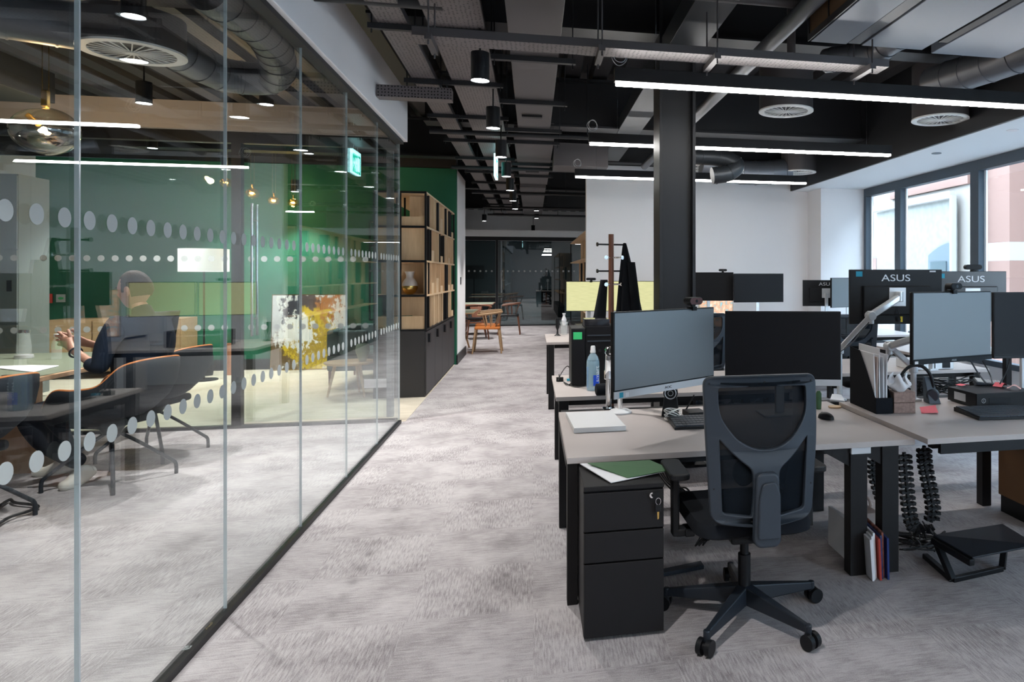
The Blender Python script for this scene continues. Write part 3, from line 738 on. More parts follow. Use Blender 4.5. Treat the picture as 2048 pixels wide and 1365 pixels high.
# ---------------------------------------------------------------- monitors
def monitor(lab, c, rz, w, h, scr='screen', chin=.0, chinm=None, back=None, logo=None, backs=False, grp=None, tilt=0):
    """local: screen faces -Y, x right, origin centre"""
    t = thing('monitor', lab, 'monitor', tuple(c), rz, grp)
    m = back or M['blk']; t['half_height'] = h / 2
    MB().box(-w / 2, w / 2, 0, .022, -h / 2, h / 2).build('casing', m, t, bevel=.003)
    sz = -h / 2 + chin + .006
    MB().box(-w / 2 + .006, w / 2 - .006, -.002, -.0003, sz, h / 2 - .006).build('screen', M[scr], t)
    if chin:
        MB().box(-w / 2, w / 2, -.006, -.0001, -h / 2, -h / 2 + chin).build('chin', chinm or M['blk'], t, bevel=.001)
    MB().box(-w * .36, w * .36, .022, .045, -h * .33, h * .2).build('back_cover', m, t, bevel=.006)
    pl = MB().box(-.055, .055, .045, .052, -.06, .06).build('vesa_plate', M['alu'], t, bevel=.003)
    if logo:
        f = Matrix.Rotation(R(180), 4, 'Z') @ Matrix.Rotation(R(90), 4, 'X')
        if backs:
            f = Matrix.Translation((0, .0232, h * .34)) @ f
            text('brand_lettering', logo, .062 * h / .35, M['silver'], t, f, sx=1.35, shear=.0)
        else:
            f = Matrix.Translation((0, -.0066, -h / 2 + chin * .5)) @ Matrix.Rotation(R(90), 4, 'X')
            text('brand_lettering', logo, max(.012, chin * .5), M['blk'] if chinm else M['silver'], t, f, sx=1.3)
    return t
def mon_px(lab, ul, vtl, vbl, ur, vtr, vbr, H, **k):
    dl_, dr_ = H * F / (vbl - vtl), H * F / (vbr - vtr)
    a = (pd(ul, vtl, dl_) + pd(ul, vbl, dl_)) / 2; b2 = (pd(ur, vtr, dr_) + pd(ur, vbr, dr_)) / 2
    w = (Vector((b2.x, b2.y)) - Vector((a.x, a.y))).length
    return monitor(lab, (a + b2) / 2, math.atan2(b2.y - a.y, b2.x - a.x), w, H, **k)
M1 = mon_px('angled monitor with a silver lower bezel at the left of the front desk', 1227, 622, 797, 1428, 617, 768, .40, scr='screen', chin=.034, chinm=M['silver'], logo='AOC', back=M['blk'])
# real stickers on its bezel
MB().box(-.32, -.297, -.0075, -.0062, -.196, -.172).build('sticker', M['blue'], M1)
MB().box(-.285, -.262, -.0075, -.0062, -.196, -.176).build('sticker', M['paper'], M1)
M2 = mon_px('wide black monitor straight behind the task chair', 1450, 624, 771, 1682, 622, 771, .40, scr='screend', chin=.034, chinm=M['silver'])
M3 = mon_px('pinkish reflecting monitor angled beside the file holder', 1825, 582, 728, 1982, 585, 721, .38, scr='screen', chin=.022, logo='ASUS')
MB().box(-.285, -.262, -.0075, -.0062, -.186, -.172).build('sticker', M['paper'], M3)
M4 = mon_px('dark monitor cut by the right edge of the view', 1987, 583, 716, 2150, 586, 716, .38, scr='screend', chin=.018)
def back_px(lab, ul, vtl, vbl, ur, vtr, vbr, H, **k):
    t = mon_px(lab, ul, vtl, vbl, ur, vtr, vbr, H, backs=True, **k)
    t.rotation_euler.z += math.pi; return t
M5 = back_px('large black monitor seen from behind on a long silver arm', 1697, 538, 647, 1881, 541, 649, .35, logo='ASUS')
MB().box(.22, .262, .0221, .0228, .13, .163).build('sticker', M['blue'], M5)
MB().box(-.262, -.222, .0221, .0228, .158, .168).build('sticker', M['paper'], M5)
MB().tube(spline([(.0, .05, -.07), (.0, .07, -.11), (-.02, .05, -.15)]), .003, 6).build('cable', M['cable'], M5)
MB().box(-.03, -.018, .05, .056, -.16, -.125).build('cable_tag', M['yellow'], M5)
M6 = back_px('back-turned monitor nearest the window, right of the large one on the long arm', 1870, 541, 641, 2010, 545, 645, .36, back=mat('satin black casing', (.012, .013, .015), .3, spec=.9), logo='ASUS')
MB().box(.19, .232, .0221, .0228, .13, .163).build('sticker', M['blue'], M6)
M7 = mon_px('dark monitor half hidden right of the column', 1368, 545, 602, 1467, 545, 602, .345, scr='screend', grp='pair of dark monitors on the back right desk')
M8 = mon_px('dark monitor on the back right desk, right one of the pair', 1468, 547, 605, 1567, 548, 605, .345, scr='screend', grp='pair of dark monitors on the back right desk')
YA = mon_px('left one of the two yellow lit screens behind the coat stand', 1132, 563, 623, 1222, 563, 623, .343, scr='page')
YB = mon_px('right one of the two yellow lit screens, beside the column', 1223, 563, 623, 1316, 562, 623, .343, scr='page')
M9 = back_px('small far monitor seen from behind with a silver arm', 1605, 560, 612, 1697, 561, 613, .33, logo='ASUS')
M10 = mon_px('far silver grey monitor face half hidden by the big black one', 1663, 556, 616, 1740, 556, 613, .36, scr='screen')

def arm(lab, base, hp, head, r=.022, m=None):
    """clamp pole at base, up to hp, then two links to the head point"""
    t = thing('monitor_arm', lab, 'monitor arm', tuple(base)); B = Vector(base); m = m or M['alu']
    hp = Vector(hp) - B; head = Vector(head) - B
    MB().box(-.035, .035, -.035, .035, 0, .012).build('clamp', m, t, bevel=.002)
    MB().cyl((0, 0, .012), (0, 0, hp.z if hp.xy.length < .05 else hp.z * .6), .017).build('pole', m, t, smooth=40)
    q = Vector((0, 0, hp.z if hp.xy.length < .05 else hp.z * .6))
    if hp.xy.length >= .05:
        MB().bar(q, hp, .045, .032).cyl(q - Vector((0, 0, .03)), q + Vector((0, 0, .03)), .026).build('lower_link', m, t, bevel=.006)
    MB().bar(hp, head, .045, .04).build('upper_link', m, t, bevel=.008)
    MB().cyl(hp + Vector((0, -.03, 0)), hp + Vector((0, .03, 0)), .028).cyl(hp - Vector((0, 0, .05)), hp + Vector((0, 0, .03)), .022).build('joint', m, t, smooth=40, bevel=.003)
    MB().cyl(head + Vector((0, 0, -.03)), head + Vector((0, 0, .035)), .025).build('head_joint', m, t, smooth=40, bevel=.004)
    return t
def behind(mn, off=.07, dz=0):
    return Vector(mn.location) + Matrix.Rotation(mn.rotation_euler.z, 3, 'Z') @ Vector((0, off, dz))
b0 = pd(1703, 775, 4.3); b0.z = ZE
bb_ = Vector((b0.x, 4.16, .602))
A5 = arm('long silver gas arm holding the big back-turned monitor', bb_, pd(1741, 632, 4.4), behind(M5, .08), m=M['alu'])
attach(A5, M5, 'monitor_arm')
tb = pz(1240, 826, ZD + .001)
MB_ = None
s1 = thing('monitor_stand', 'white round monitor foot with a chrome pole under the angled monitor', 'monitor stand', (tb.x, min(tb.y, 3.93), ZD + .001))
MB().lathe([(.001, 0), (.064, 0), (.066, .008), (.05, .018), (.018, .024), (.001, .024)], n=32).build('foot', M['whitep'], s1, smooth=50)
q = behind(M1, .06) - Vector(s1.location)
MB().cyl((0, 0, .022), (0, 0, q.z - .02), .015).build('pole', M['chrome'], s1, smooth=40)
MB().bar((0, 0, q.z - .03), q + Vector((0, 0, -.03)), .04, .035).build('arm_link', M['alu'], s1, bevel=.006)
attach(s1, M1, 'monitor_stand')
p = pd(1221, 700, 4.05)
A1 = arm('polished silver arm joint peeking out left of the angled monitor', (p.x, 4.15, .602), (p.x, 4.1, .95), (p.x + .22, 3.75, 1.05), m=M['chrome'])
attach(A1, M1, 'monitor_arm')
for mn, yb, lab in ((M2, 3.93, 'stand of the wide black monitor behind the task chair'), (M4, 3.78, 'stand of the dark monitor at the right edge')):
    zz = ZD if mn is M2 else ZE
    q = behind(mn, .05); t = thing('monitor_stand', lab, 'monitor stand', (q.x, q.y + .04, zz + .001))
    MB().box(-.11, .11, -.08, .09, 0, .012).build('foot', M['silver'], t, bevel=.004)
    MB().box(-.025, .025, -.01, .012, .012, q.z - zz - .02).build('neck', M['silver'], t, bevel=.003)
    attach(t, mn, 'monitor_stand')
p = pd(1800, 690, 4.05)
A3 = arm('silver arm with a round joint left of the pinkish monitor', (behind(M3, .1).x + .02, 3.79, ZE + .001), (p.x, 3.82, p.z - .02), behind(M3, .07, -.02), m=M['alu'])
attach(A3, M3, 'monitor_arm')
q = behind(M6, .08); A6 = arm('silver arm behind the pale blue monitor', (q.x, 4.97, ZE + .001), (q.x + .15, 4.97, .95), behind(M6, .075))
attach(A6, M6, 'monitor_arm')
for mn, z, lab in ((M7, .70, 'stand under the column-side dark monitor'), (M8, .70, 'pale stand under the right dark monitor'), (YA, .70, 'stand under the left yellow screen'), (YB, .70, 'stand under the right yellow screen'), (M9, .66, 'silver stand of the small far monitor'), (M10, .66, 'stand of the far silver grey monitor')):
    q = behind(mn, .05 if mn is not M9 else .08); t = thing('monitor_stand', lab, 'monitor stand', (q.x, q.y, z + .001))
    hz = q.z - z
    MB().box(-.09, .09, -.07, .07, 0, .01).build('foot', M['silver'], t, bevel=.003)
    MB().box(-.02, .02, 0, .02, .01, hz).build('neck', M['alu'], t, bevel=.003)
    attach(t, mn, 'monitor_stand')
tag(desk('far back desk carrying the small far monitors', 3.45, 4.7, 7.9, 8.85, .66, (.04, 1.5)), 'far back desk carrying the small far monitors', 'desk', DG)

def webcam(lab, mn, x, w=.075, face='blk', up=.02, front=True, r=.016):
    t = thing('webcam', lab, 'webcam'); s = mn
    h = mn['half_height']
    o = Vector(mn.location) + Matrix.Rotation(mn.rotation_euler.z, 3, 'Z') @ Vector((x, 0, h)); t.location = o; t.rotation_euler.z = mn.rotation_euler.z
    MB().box(-.015, .015, -.012, .03, .0, .008).box(-.015, .015, -.016, -.006, -.012, .008).box(-.01, .01, -.004, .008, .008, up).build('clip', M['blk'], t, bevel=.001)
    pts = [(x2, up + r + z2) for x2, z2 in ([(-w / 2 + r + r * math.cos(a), r * math.sin(a)) for a in [R(90 + 18 * k) for k in range(11)]] + [(w / 2 - r + r * math.cos(a), r * math.sin(a)) for a in [R(-90 + 18 * k) for k in range(11)]])]
    MB().prism(pts, 'y', -.024, .02).build('body', M['blk'], t, smooth=40, bevel=.002)
    MB().prism([(a * .93, up + r + (b3 - up - r) * .85) for a, b3 in pts], 'y', -.0265, -.0241).build('face', M[face], t)
    MB().cyl((0, -.0266, up + r), (0, -.029, up + r), .008).build('lens', M['darkglass'], t, smooth=40)
    return t
webcam('webcam with a brown face on top of the angled monitor', M1, .185, .10, 'brown', .018, r=.019)
webcam('black webcam on top of the pinkish monitor', M3, .0, .085, 'blk', .012, r=.017)
webcam('black webcam on the left yellow screen', YA, .03, .11, 'blk', .012, r=.014)
webcam('black webcam on the dark monitor beside the column', M7, .17, .10, 'blk', .012, r=.014)
webcam('silver-grey webcam on the back-turned monitor nearest the window', M6, -.02, .12, 'silver', .012, r=.018)
webcam('small webcam on the far silver grey monitor', M10, .05, .10, 'brown', .006, r=.010)

# ---------------------------------------------------------------- things on the front desk
def slab(pts, z0, z1, name, m, bevel=.002, parent=None):
    return MB().hexa([(p.x, p.y, z0) for p in pts], [(p.x, p.y, z1) for p in pts]).build(name, m, parent, bevel=bevel)
zc = ZD + .026
o = slab([pz(1148, 857, zc), pz(1252, 852, zc), pz(1224, 822, zc), pz(1131.5, 825, zc)], ZD + .001, zc, 'laptop', M['whitep'])
tag(o, 'closed flat white laptop on the front left corner of the desk', 'laptop')
def keyboard(lab, pts, z):
    a, b2, c, d = pts; t = thing('keyboard', lab, 'keyboard', (a.x, a.y, z)); L = (b2 - a).xy.length; Wd = (d - a).xy.length
    t.rotation_euler.z = math.atan2(b2.y - a.y, b2.x - a.x)
    MB().hexa([(0, 0, 0), (L, 0, 0), (L, Wd, 0), (0, Wd, 0)], [(0, 0, .012), (L, 0, .012), (L, Wd, .022), (0, Wd, .022)]).build('tray', M['blk'], t, bevel=.002)
    m = MB(); n = int(L / .0195); rows = 5; kw = (L - .016) / n; kh = (Wd - .014) / rows
    for r in range(rows):
        for k in range(n):
            if r == 0 and 3 < k < 8: continue
            y = .007 + r * kh; z0 = .013 + .010 * y / Wd
            m.box(.008 + k * kw + .001, .008 + (k + 1) * kw - .001, y + .001, y + kh - .001, z0, z0 + .006)
    m.box(.008 + 4 * kw, .008 + 8 * kw - .001, .008, .006 + kh, .013, .019)
    k = MB(); 
    o = m.build('keys', M['chair'], t); o['kind'] = 'stuff'
    return t
a, b2, d = pz(1349, 857, ZD + .01), pz(1448, 853, ZD + .01), pz(1343, 838, ZD + .01)
keyboard('black keyboard on the front desk left of the chair back', [a, b2, None, d], ZD + .001)
a, b2, d = pz(1958, 838, ZE + .01), pz(2100, 834, ZE + .01), pz(1929, 819, ZE + .01)
keyboard('black keyboard in front of the flat black computer at right', [a, b2, None, d], ZE + .001)
def mouse(lab, p, rz=0):
    t = thing('mouse', lab, 'computer mouse', p, rz)
    MB().grid(lambda u, v: Vector((.032 * math.cos(2 * math.pi * u) * math.sin(v * 1.57 + .001), .055 * math.sin(2 * math.pi * u) * math.sin(v * 1.57 + .001), .034 * math.cos(v * 1.57) ** .8)), 20, 6).build('body', M['blk'], t, smooth=60)
    MB().cyl((-.004, .03, .024), (.004, .03, .024), .007, n=12).build('wheel', M['blkm'], t)
    return t
p = pz(1652, 838, ZD); mouse('black mouse on the front desk right of the chair back', (p.x, p.y, ZD + .001), .3)
p = pz(1772, 640, .9); p = pd(1812, 655, 5.0)
# speaker
p = pz(1341, 833, ZD + .001)
t = thing('desk_speaker', 'black wedge shaped desk speaker with a round silver ring', 'speaker', (p.x, p.y, ZD + .001), -.2)
MB().hexa([(-.05, -.02, 0), (.05, -.02, 0), (.045, .06, 0), (-.045, .06, 0)], [(-.036, .012, .10), (.036, .012, .10), (.034, .05, .10), (-.034, .05, .10)]).build('body', M['blk'], t, bevel=.004)
MB().cyl((0, .0, .125), (0, .04, .13), .040).build('head', M['blk'], t, smooth=40, bevel=.003)
m = MB().tube([(.030 * math.cos(k * math.pi / 12), -.003, .125 + .030 * math.sin(k * math.pi / 12)) for k in range(24)], .0028, 6, True)
m.tube([(.014 * math.cos(k * math.pi / 8), -.003, .125 + .014 * math.sin(k * math.pi / 8)) for k in range(16)], .0015, 6, True).build('ring', M['silver'], t, smooth=40)
p = pz(1342, 838, ZD)
pts = []
for k in range(72):
    a = k / 72 * 2 * math.pi * 4; rr = .045 + .008 * math.sin(k * .7)
    pts.append((p.x + rr * math.cos(a) + .006 * math.sin(k * .33), p.y - .04 + rr * math.sin(a) * .8, ZD + .008 + .026 * (1 + math.sin(a * .5 + k * .05))))
tag(MB().tube(pts, .0028, 6).build('coiled_cable', M['cablew'], smooth=60), 'coiled white cable in front of the wedge speaker', 'cable')
p = pz(1392, 835, ZD)
t = thing('router_box', 'small black box with an upright antenna behind the keyboard', 'network box', (p.x, p.y, ZD + .001), .1)
MB().box(-.05, .05, -.03, .09, 0, .03).build('case', M['blk'], t, bevel=.002)
MB().box(-.05, .05, -.032, -.030, .004, .014).build('front_strip', M['silver'], t)
MB().cyl((-.035, .08, .02), (.01, .06, .11), .005, .003, n=8).build('antenna', M['blk'], t, smooth=40)
p = pz(1651, 822, ZD)
tag(MB().lathe([(.001, 0), (.014, 0), (.016, .03), (.016, .09), (.008, .105), (.001, .105)], c=(p.x - .02, p.y + .05, ZD + .001), n=16).build('bottle', M['greenf'], smooth=40), 'small dark green bottle just right of the chair back', 'bottle')
p = pz(1663, 816, ZD)
tag(MB().lathe([(.001, 0), (.036, 0), (.038, .004), (.036, .008), (.001, .008)], c=(p.x + .02, p.y, ZD + .001), n=24).build('coaster', M['oak'], smooth=40), 'round pale coaster beside the green bottle', 'coaster')
tag(slab([pz(1660, 803, ZD), pz(1690, 806, ZD), pz(1683, 793, ZD), pz(1664, 792, ZD)], ZD + .001, ZD + .012, 'notepad', M['paper']), 'white notepad at the back right corner of the front desk', 'notepad')
# towers on D3
def tower(lab, p, w, d, h, rz=0, slots=False, grp=None):
    t = thing('computer_tower', lab, 'computer', p, rz, grp)
    MB().box(0, w, 0, d, .004, h).build('case', M['blk'], t, bevel=.003)
    MB().box(.004, w - .004, -.004, 0, .008, h - .004).build('front_panel', M['screend'], t, bevel=.002)
    if slots:
        for z in (h - .07, h - .11): MB().box(.012, w - .012, -.008, -.004, z, z + .010).build('drive_bay', M['chair'], t, bevel=.002)
        MB().cyl((w * .5, -.004, h - .17), (w * .5, -.007, h - .17), .012).build('power_button', M['darkglass'], t, smooth=40)
    return t
p = pz(1143, 774, ZD); A_ = tower('slim black computer tower with a green sticker', (p.x, p.y, ZD + .001), .095, .34, .40)
MB().box(.012, .072, -.006, -.0041, .325, .375).build('sticker', M['greenp'], A_)
p = pz(1168, 774, ZD); B_ = tower('wider black computer tower behind the water bottle', (p.x + .012, p.y + .02, ZD + .001), .20, .36, .415, slots=True)
bx = tag(MB().box(p.x + .005, p.x + .18, p.y + .03, p.y + .20, ZD + .417, ZD + .463).build('hub_box', M['darkglass'], bevel=.002), 'glossy black box on top of the wider computer tower', 'box')
p = pz(1186, 781, ZD)
t = thing('water_bottle', 'clear water bottle with blue lettering and a white cap', 'bottle', (p.x, p.y, ZD + .001))
MB().lathe([(.001, 0), (.042, 0), (.044, .01), (.044, .16), (.043, .19), (.034, .222), (.018, .245), (.014, .25), (.014, .258)], n=32, caps=False).build('body', M['water'], t, smooth=60)
MB().lathe([(.001, .003), (.040, .003), (.0415, .01), (.0415, .205), (.001, .205)], n=24).build('water', mat('water', (.35, .60, .75), .02, alpha=.35, spec=.8), t, smooth=60)
MB().lathe([(.0185, .25), (.0185, .262), (.016, .268), (.0155, .29), (.012, .296), (.001, .296)], n=20).build('cap', M['whitep'], t, smooth=40)
m = MB().grid(lambda u, v: Vector((.0447 * math.cos(R(-92 + 62 * u)), .0447 * math.sin(R(-92 + 62 * u)), .035 + .07 * v)), 10, 2)
m.build('label', M['bluel'], t, smooth=60)
m = MB().grid(lambda u, v: Vector((.0446 * math.cos(R(-160 + 22 * u)), .0446 * math.sin(R(-160 + 22 * u)), .02 + .14 * v)), 6, 2).build('back_label', mat('pale blue label', (.25, .45, .75), .4, alpha=.5), t, smooth=60)
lt = text('lettering', 'smart', .046, M['whitep'], t, Matrix.Rotation(R(-38), 4, 'Z') @ Matrix.Translation((.0449, 0, .11)) @ Matrix.Rotation(R(-90), 4, 'Y') @ Matrix.Rotation(R(-90), 4, 'Z') @ Matrix.Rotation(R(0), 4, 'X') if 0 else None, ext=0)
rot = Matrix.Rotation(R(-36), 4, 'Z')
for v in lt.data.vertices:
    s, h = v.co.x, v.co.y                # along, height of letter
    an = R(-54) - h / .045               # wraps round the bottle, reads upwards
    v.co = (.0454 * math.cos(an), .0454 * math.sin(an), .112 + s)
p = pz(1192, 793, ZD)
tag(MB().cyl((p.x, p.y + .01, ZD + .04), (p.x + .13, p.y + .03, ZD + .04), .038, n=24).build('glasses_case', M['fabric'], smooth=40, bevel=.008), 'black rounded case lying at the desk edge by the water bottle', 'case')
pts = spline([pz(1119, 768, ZD + .01), pz(1128, 752, ZD + .05), pz(1140, 740, ZD + .05)] and [Vector(pz(1116, 762, ZD + .01)), Vector(pz(1124, 745, ZD + .06)), Vector(pz(1136, 733, ZD + .08)), Vector(pz(1147, 755, ZD + .01)), Vector(pz(1138, 770, ZD + .01)), Vector(pz(1128, 765, ZD + .006)), Vector(pz(1150, 774, ZD + .006)), Vector(pz(1175, 772, ZD + .006))], 8)
t = thing('power_cable', 'black plug and cable at the left end of the second desk', 'cable')
MB().tube(pts, .0035, 6).build('cord', M['cable'], t, smooth=60)
q = pz(1121, 763, ZD + .001); MB().box(q.x - .03, q.x + .02, q.y - .02, q.y + .02, ZD + .001, ZD + .03).cyl((q.x - .01, q.y, ZD + .03), (q.x - .01, q.y, ZD + .055), .003).build('plug', M['blk'], t, bevel=.004)
MB().box(q.x + .045, q.x + .075, q.y - .015, q.y + .005, ZD + .004, ZD + .018).build('cable_tag', M['blue'], t)
# glass and stuff on D5
p = pz(1128, 670, .70)
t = thing('drinking_glass', 'clear glass holding a white napkin on the back left desk', 'glass', (p.x, p.y, .702))
MB().lathe([(.001, 0), (.035, 0), (.045, .15), (.042, .15), (.033, .006), (.001, .006)], n=20).build('tumbler', M['clear'], t, smooth=40)
MB().lathe([(.001, .10), (.02, .11), (.03, .17), (.012, .22), (.02, .25), (.001, .24)], n=9).build('napkin', M['paper'], t)
p = pz(1115, 672, .70)
tag(MB().lathe([(.001, 0), (.04, 0), (.012, .02), (.008, .06), (.022, .10), (.022, .2), (.001, .2)], c=(p.x, p.y, .702), n=16).build('phone_stand', M['blk'], smooth=50), 'small black phone stand at the corner of the back left desk', 'stand')
tower('black computer box on the back left desk under the yellow screens', (.45, 7.55, .702), .5, .25, .16, slots=False)
# file holder
a, b2, c = pz(1700, 806, ZE), pz(1752, 829, ZE), pz(1786, 828, ZE)
yv = (a - b2); L = yv.length; wv = (c - b2); wd = wv.length
t = thing('file_holder', 'black magazine file holder full of papers on the front right desk', 'file holder', (b2.x, b2.y, ZE + .001), math.atan2(wv.y, wv.x))
ang = math.atan2(yv.y, yv.x) - math.atan2(wv.y, wv.x); 
sd = [(0, 0), (L, 0), (L, .33), (L * .62, .32), (L * .05, .085), (0, .085)]
dx, dy = math.cos(ang), math.sin(ang)
def sk(s, z, x): return (x + s * dx, s * dy, z)
for nm, x in (('side', 0), ('side', wd - .004)):
    m = MB(); A = [m.b.verts.new(sk(s, z, x)) for s, z in sd]; B2 = [m.b.verts.new(sk(s, z, x + .004)) for s, z in sd]
    m.skin(A, B2); m.b.faces.new(A[::-1]); m.b.faces.new(B2); m.build('side_panel', M['fabric'], t)
MB().hexa([(0, 0, 0), (wd, 0, 0), (wd, .004, 0), (0, .004, 0)], [(0, 0, .085), (wd, 0, .085), (wd, .004, .085), (0, .004, .085)]).build('front_panel', M['fabric'], t)
MB().hexa([sk(L - .004, 0, 0), sk(L - .004, 0, wd), sk(L, 0, wd), sk(L, 0, 0)], [sk(L - .004, .33, 0), sk(L - .004, .33, wd), sk(L, .33, wd), sk(L, .33, 0)]).build('back_panel', M['fabric'], t)
MB().hexa([sk(0, .001, 0), sk(0, .001, wd), sk(L, .001, wd), sk(L, .001, 0)], [sk(0, .004, 0), sk(0, .004, wd), sk(L, .004, wd), sk(L, .004, 0)]).build('bottom_panel', M['fabric'], t)
pg = thing('paper_folders', 'white papers and folders standing in the black file holder', 'papers', (b2.x, b2.y, ZE + .001), math.atan2(wv.y, wv.x))
for k, (x, h, s0, le) in enumerate(((.009, .315, .03, 1), (.02, .30, .04, 0), (.032, .31, .03, 1), (.045, .345, .06, 0), (.056, .30, .03, .6), (.068, .315, .03, 0), (.077, .29, .04, 0))):
    if x > wd - .012: continue
    MB().hexa([sk(s0, .006, x), sk(L - .02, .006, x), sk(L - .02, .006, x + .007), sk(s0, .006, x + .007)], [sk(s0 + .02 * le, h, x + .004 * (k % 3)), sk(L - .02, h + .004, x), sk(L - .02, h + .004, x + .005), sk(s0 + .02 * le, h, x + .005 + .004 * (k % 3))]).build('folder', M['paper'] if k != 1 else mat('manila', (.55, .42, .36), .8), pg)
# tissue boxes
a, b2 = pz(1788, 827.5, ZE), pz(1831, 827, ZE)
w = (b2 - a).length; rz = math.atan2(b2.y - a.y, b2.x - a.x)
for k in range(2):
    t = thing('tissue_box', ('brown patterned tissue box, lower of the stacked two', 'brown patterned tissue box, upper one with a white tissue')[k], 'tissue box', (a.x, a.y, ZE + .001 + .057 * k), rz)
    MB().box(0, w, 0, .12, 0, .055).build('carton', M['tissue'], t, bevel=.002)
    if k:
        def tis(u, v):
            an = 2 * math.pi * u
            rr = (.03 + .028 * math.sin(v * 2.6)) * (1 + .30 * math.sin(5 * an + 6 * v) * v)
            return Vector((w * .38 + rr * math.cos(an), .05 + rr * math.sin(an), .055 + .07 * v * (1 + .45 * math.sin(3 * an + 1) * v)))
        MB().grid(tis, 24, 8).build('tissue', M['paper'], t, smooth=80)
# headset on stand
p = pz(1868, 808, ZE)
t = thing('headset_stand', 'black sloping headset stand on the front right desk', 'stand', (p.x, p.y, ZE + .001), -.15)
MB().hexa([(-.035, -.02, 0), (.035, -.02, 0), (.035, .07, 0), (-.035, .07, 0)], [(-.045, .03, .15), (.0, .03, .15), (.0, .06, .15), (-.045, .06, .15)]).build('wedge', M['frameg'], t, bevel=.004)
p2 = pd(1832, 772, 4.08)
t = thing('headset', 'black over-ear headset leaning on its stand', 'headset', tuple(p2), -.15)
MB().tube([(.10 * math.cos(R(a)), 0, .12 * math.sin(R(a))) for a in range(-20, 240, 10)], .010, 8).build('headband', M['blk'], t, smooth=60)
MB().cyl((.085, -.03, -.055), (.105, .01, -.05), .036, n=24).build('ear_cup', M['chair'], t, smooth=40, bevel=.006)
MB().cyl((-.06, .02, -.11), (-.04, .05, -.11), .036, n=24).build('ear_cup', M['blk'], t, smooth=40, bevel=.006)
# sticky note
a, b2, c, d = pz(1839, 815, ZE), pz(1843, 828, ZE), pz(1877, 830, ZE), pz(1871, 811, ZE)
m = MB().grid(lambda u, v: Vector(a.lerp(b2, v).lerp(d.lerp(c, v), u)) + Vector((0, 0, .001 + .010 * v * v * u)), 6, 6)
tag(m.build('sticky_note', M['pink'], smooth=60), 'pink sticky note lying in front of the headset stand', 'sticky note')
# flat desktop computer
a, b2, c = pz(1952, 818, ZE), pz(2110, 810, ZE), pz(1883, 800, ZE)
t = thing('desktop_computer', 'flat black desktop computer with a round badge, lying on the front right desk', 'computer', (a.x, a.y, ZE + .001), math.atan2(b2.y - a.y, b2.x - a.x))
L = .40; Dp = (c - a).length * .9
MB().box(0, L, 0, Dp, .004, .082).build('case', M['blk'], t, bevel=.003)
MB().box(.003, L - .003, -.004, 0, .006, .080).build('front_grille', M['blkm'], t)
MB().box(.08, .22, -.006, -.004, .02, .055).build('drive_bay', M['screend'], t)
MB().tube([(.045 + .012 * math.cos(k * math.pi / 10), -.006, .042 + .012 * math.sin(k * math.pi / 10)) for k in range(20)], .0012, 6, True).cyl((.045, -.0055, .035), (.045, -.0065, .049), .0012).build('round_badge', M['silver'], t)
MB().box(-.001, 0, Dp * .35, Dp * .75, .02, .065).build('rating_label', M['silver'], t)
def on_top(u, v): return pz(u, v, ZE + .085)
a, b2, c, d = on_top(1936, 770), on_top(1962, 785), on_top(2006, 780), on_top(1985, 767)
t = thing('calculator', 'tilted desk calculator lying on the flat black computer', 'calculator', (a.x + .03, a.y - .04, ZE + .086), -.35)
MB().hexa([(0, 0, 0), (.16, 0, 0), (.16, .09, 0), (0, .09, 0)], [(.0, 0, .02), (.16, 0, .008), (.16, .09, .012), (0, .09, .035)]).build('body', M['chair'], t, bevel=.004)
MB().hexa([(.01, .01, .020), (.05, .01, .016), (.05, .08, .030), (.01, .08, .034)], [(.01, .01, .023), (.05, .01, .0195), (.05, .08, .032), (.01, .08, .036)]).build('display', M['silver'], t)
kk = MB()
for i in range(5):
    for j in range(4): 
        x = .062 + i * .019; y = .012 + j * .019
        z = .019 - .012 * x / .16 + y * .10
        kk.box(x, x + .014, y, y + .013, z, z + .005)
o = kk.build('keys', M['silver'], t); o['kind'] = 'stuff'
for k, (u, v, s, rz, lab) in enumerate(((1925, 772, .05, .3, 'pink sticky note block left of the calculator'), (1966, 767, .045, -.4, 'pink paper slip behind the calculator'), (2000, 774, .055, .5, 'pink paper ribbon folded up on the flat computer'), (2028, 779, .05, -.7, 'pale pink slip right of the calculator'))):
    p = on_top(u, v); 
    m = MB().grid(lambda a_, b_: Vector((s * (a_ - .5) * 1.5, s * (b_ - .5), .004 + (.02 if k > 1 else .004) * math.sin(a_ * 3) ** 2)), 8, 3).build('paper_slip', M['pink'] if k < 3 else mat('pale pink', (.8, .45, .42), .8), None, smooth=60)
    m.location = (p.x, p.y, ZE + .086); m.rotation_euler.z = rz; tag(m, lab, 'paper')
# silver computer at the back
a = pd(1857, 735, 5.25)
t = thing('small_computer', 'silver backed computer lying on the second row right desk', 'computer', (a.x, 4.98, ZE + .001))
MB().box(0, .36, 0, .25, .003, .07).build('case', M['alu'], t, bevel=.003)
MB().box(.01, .10, -.002, 0, .02, .055).box(.16, .2, -.002, 0, .012, .06).box(.26, .33, -.002, 0, .012, .06).build('port_panel', M['blk'], t)
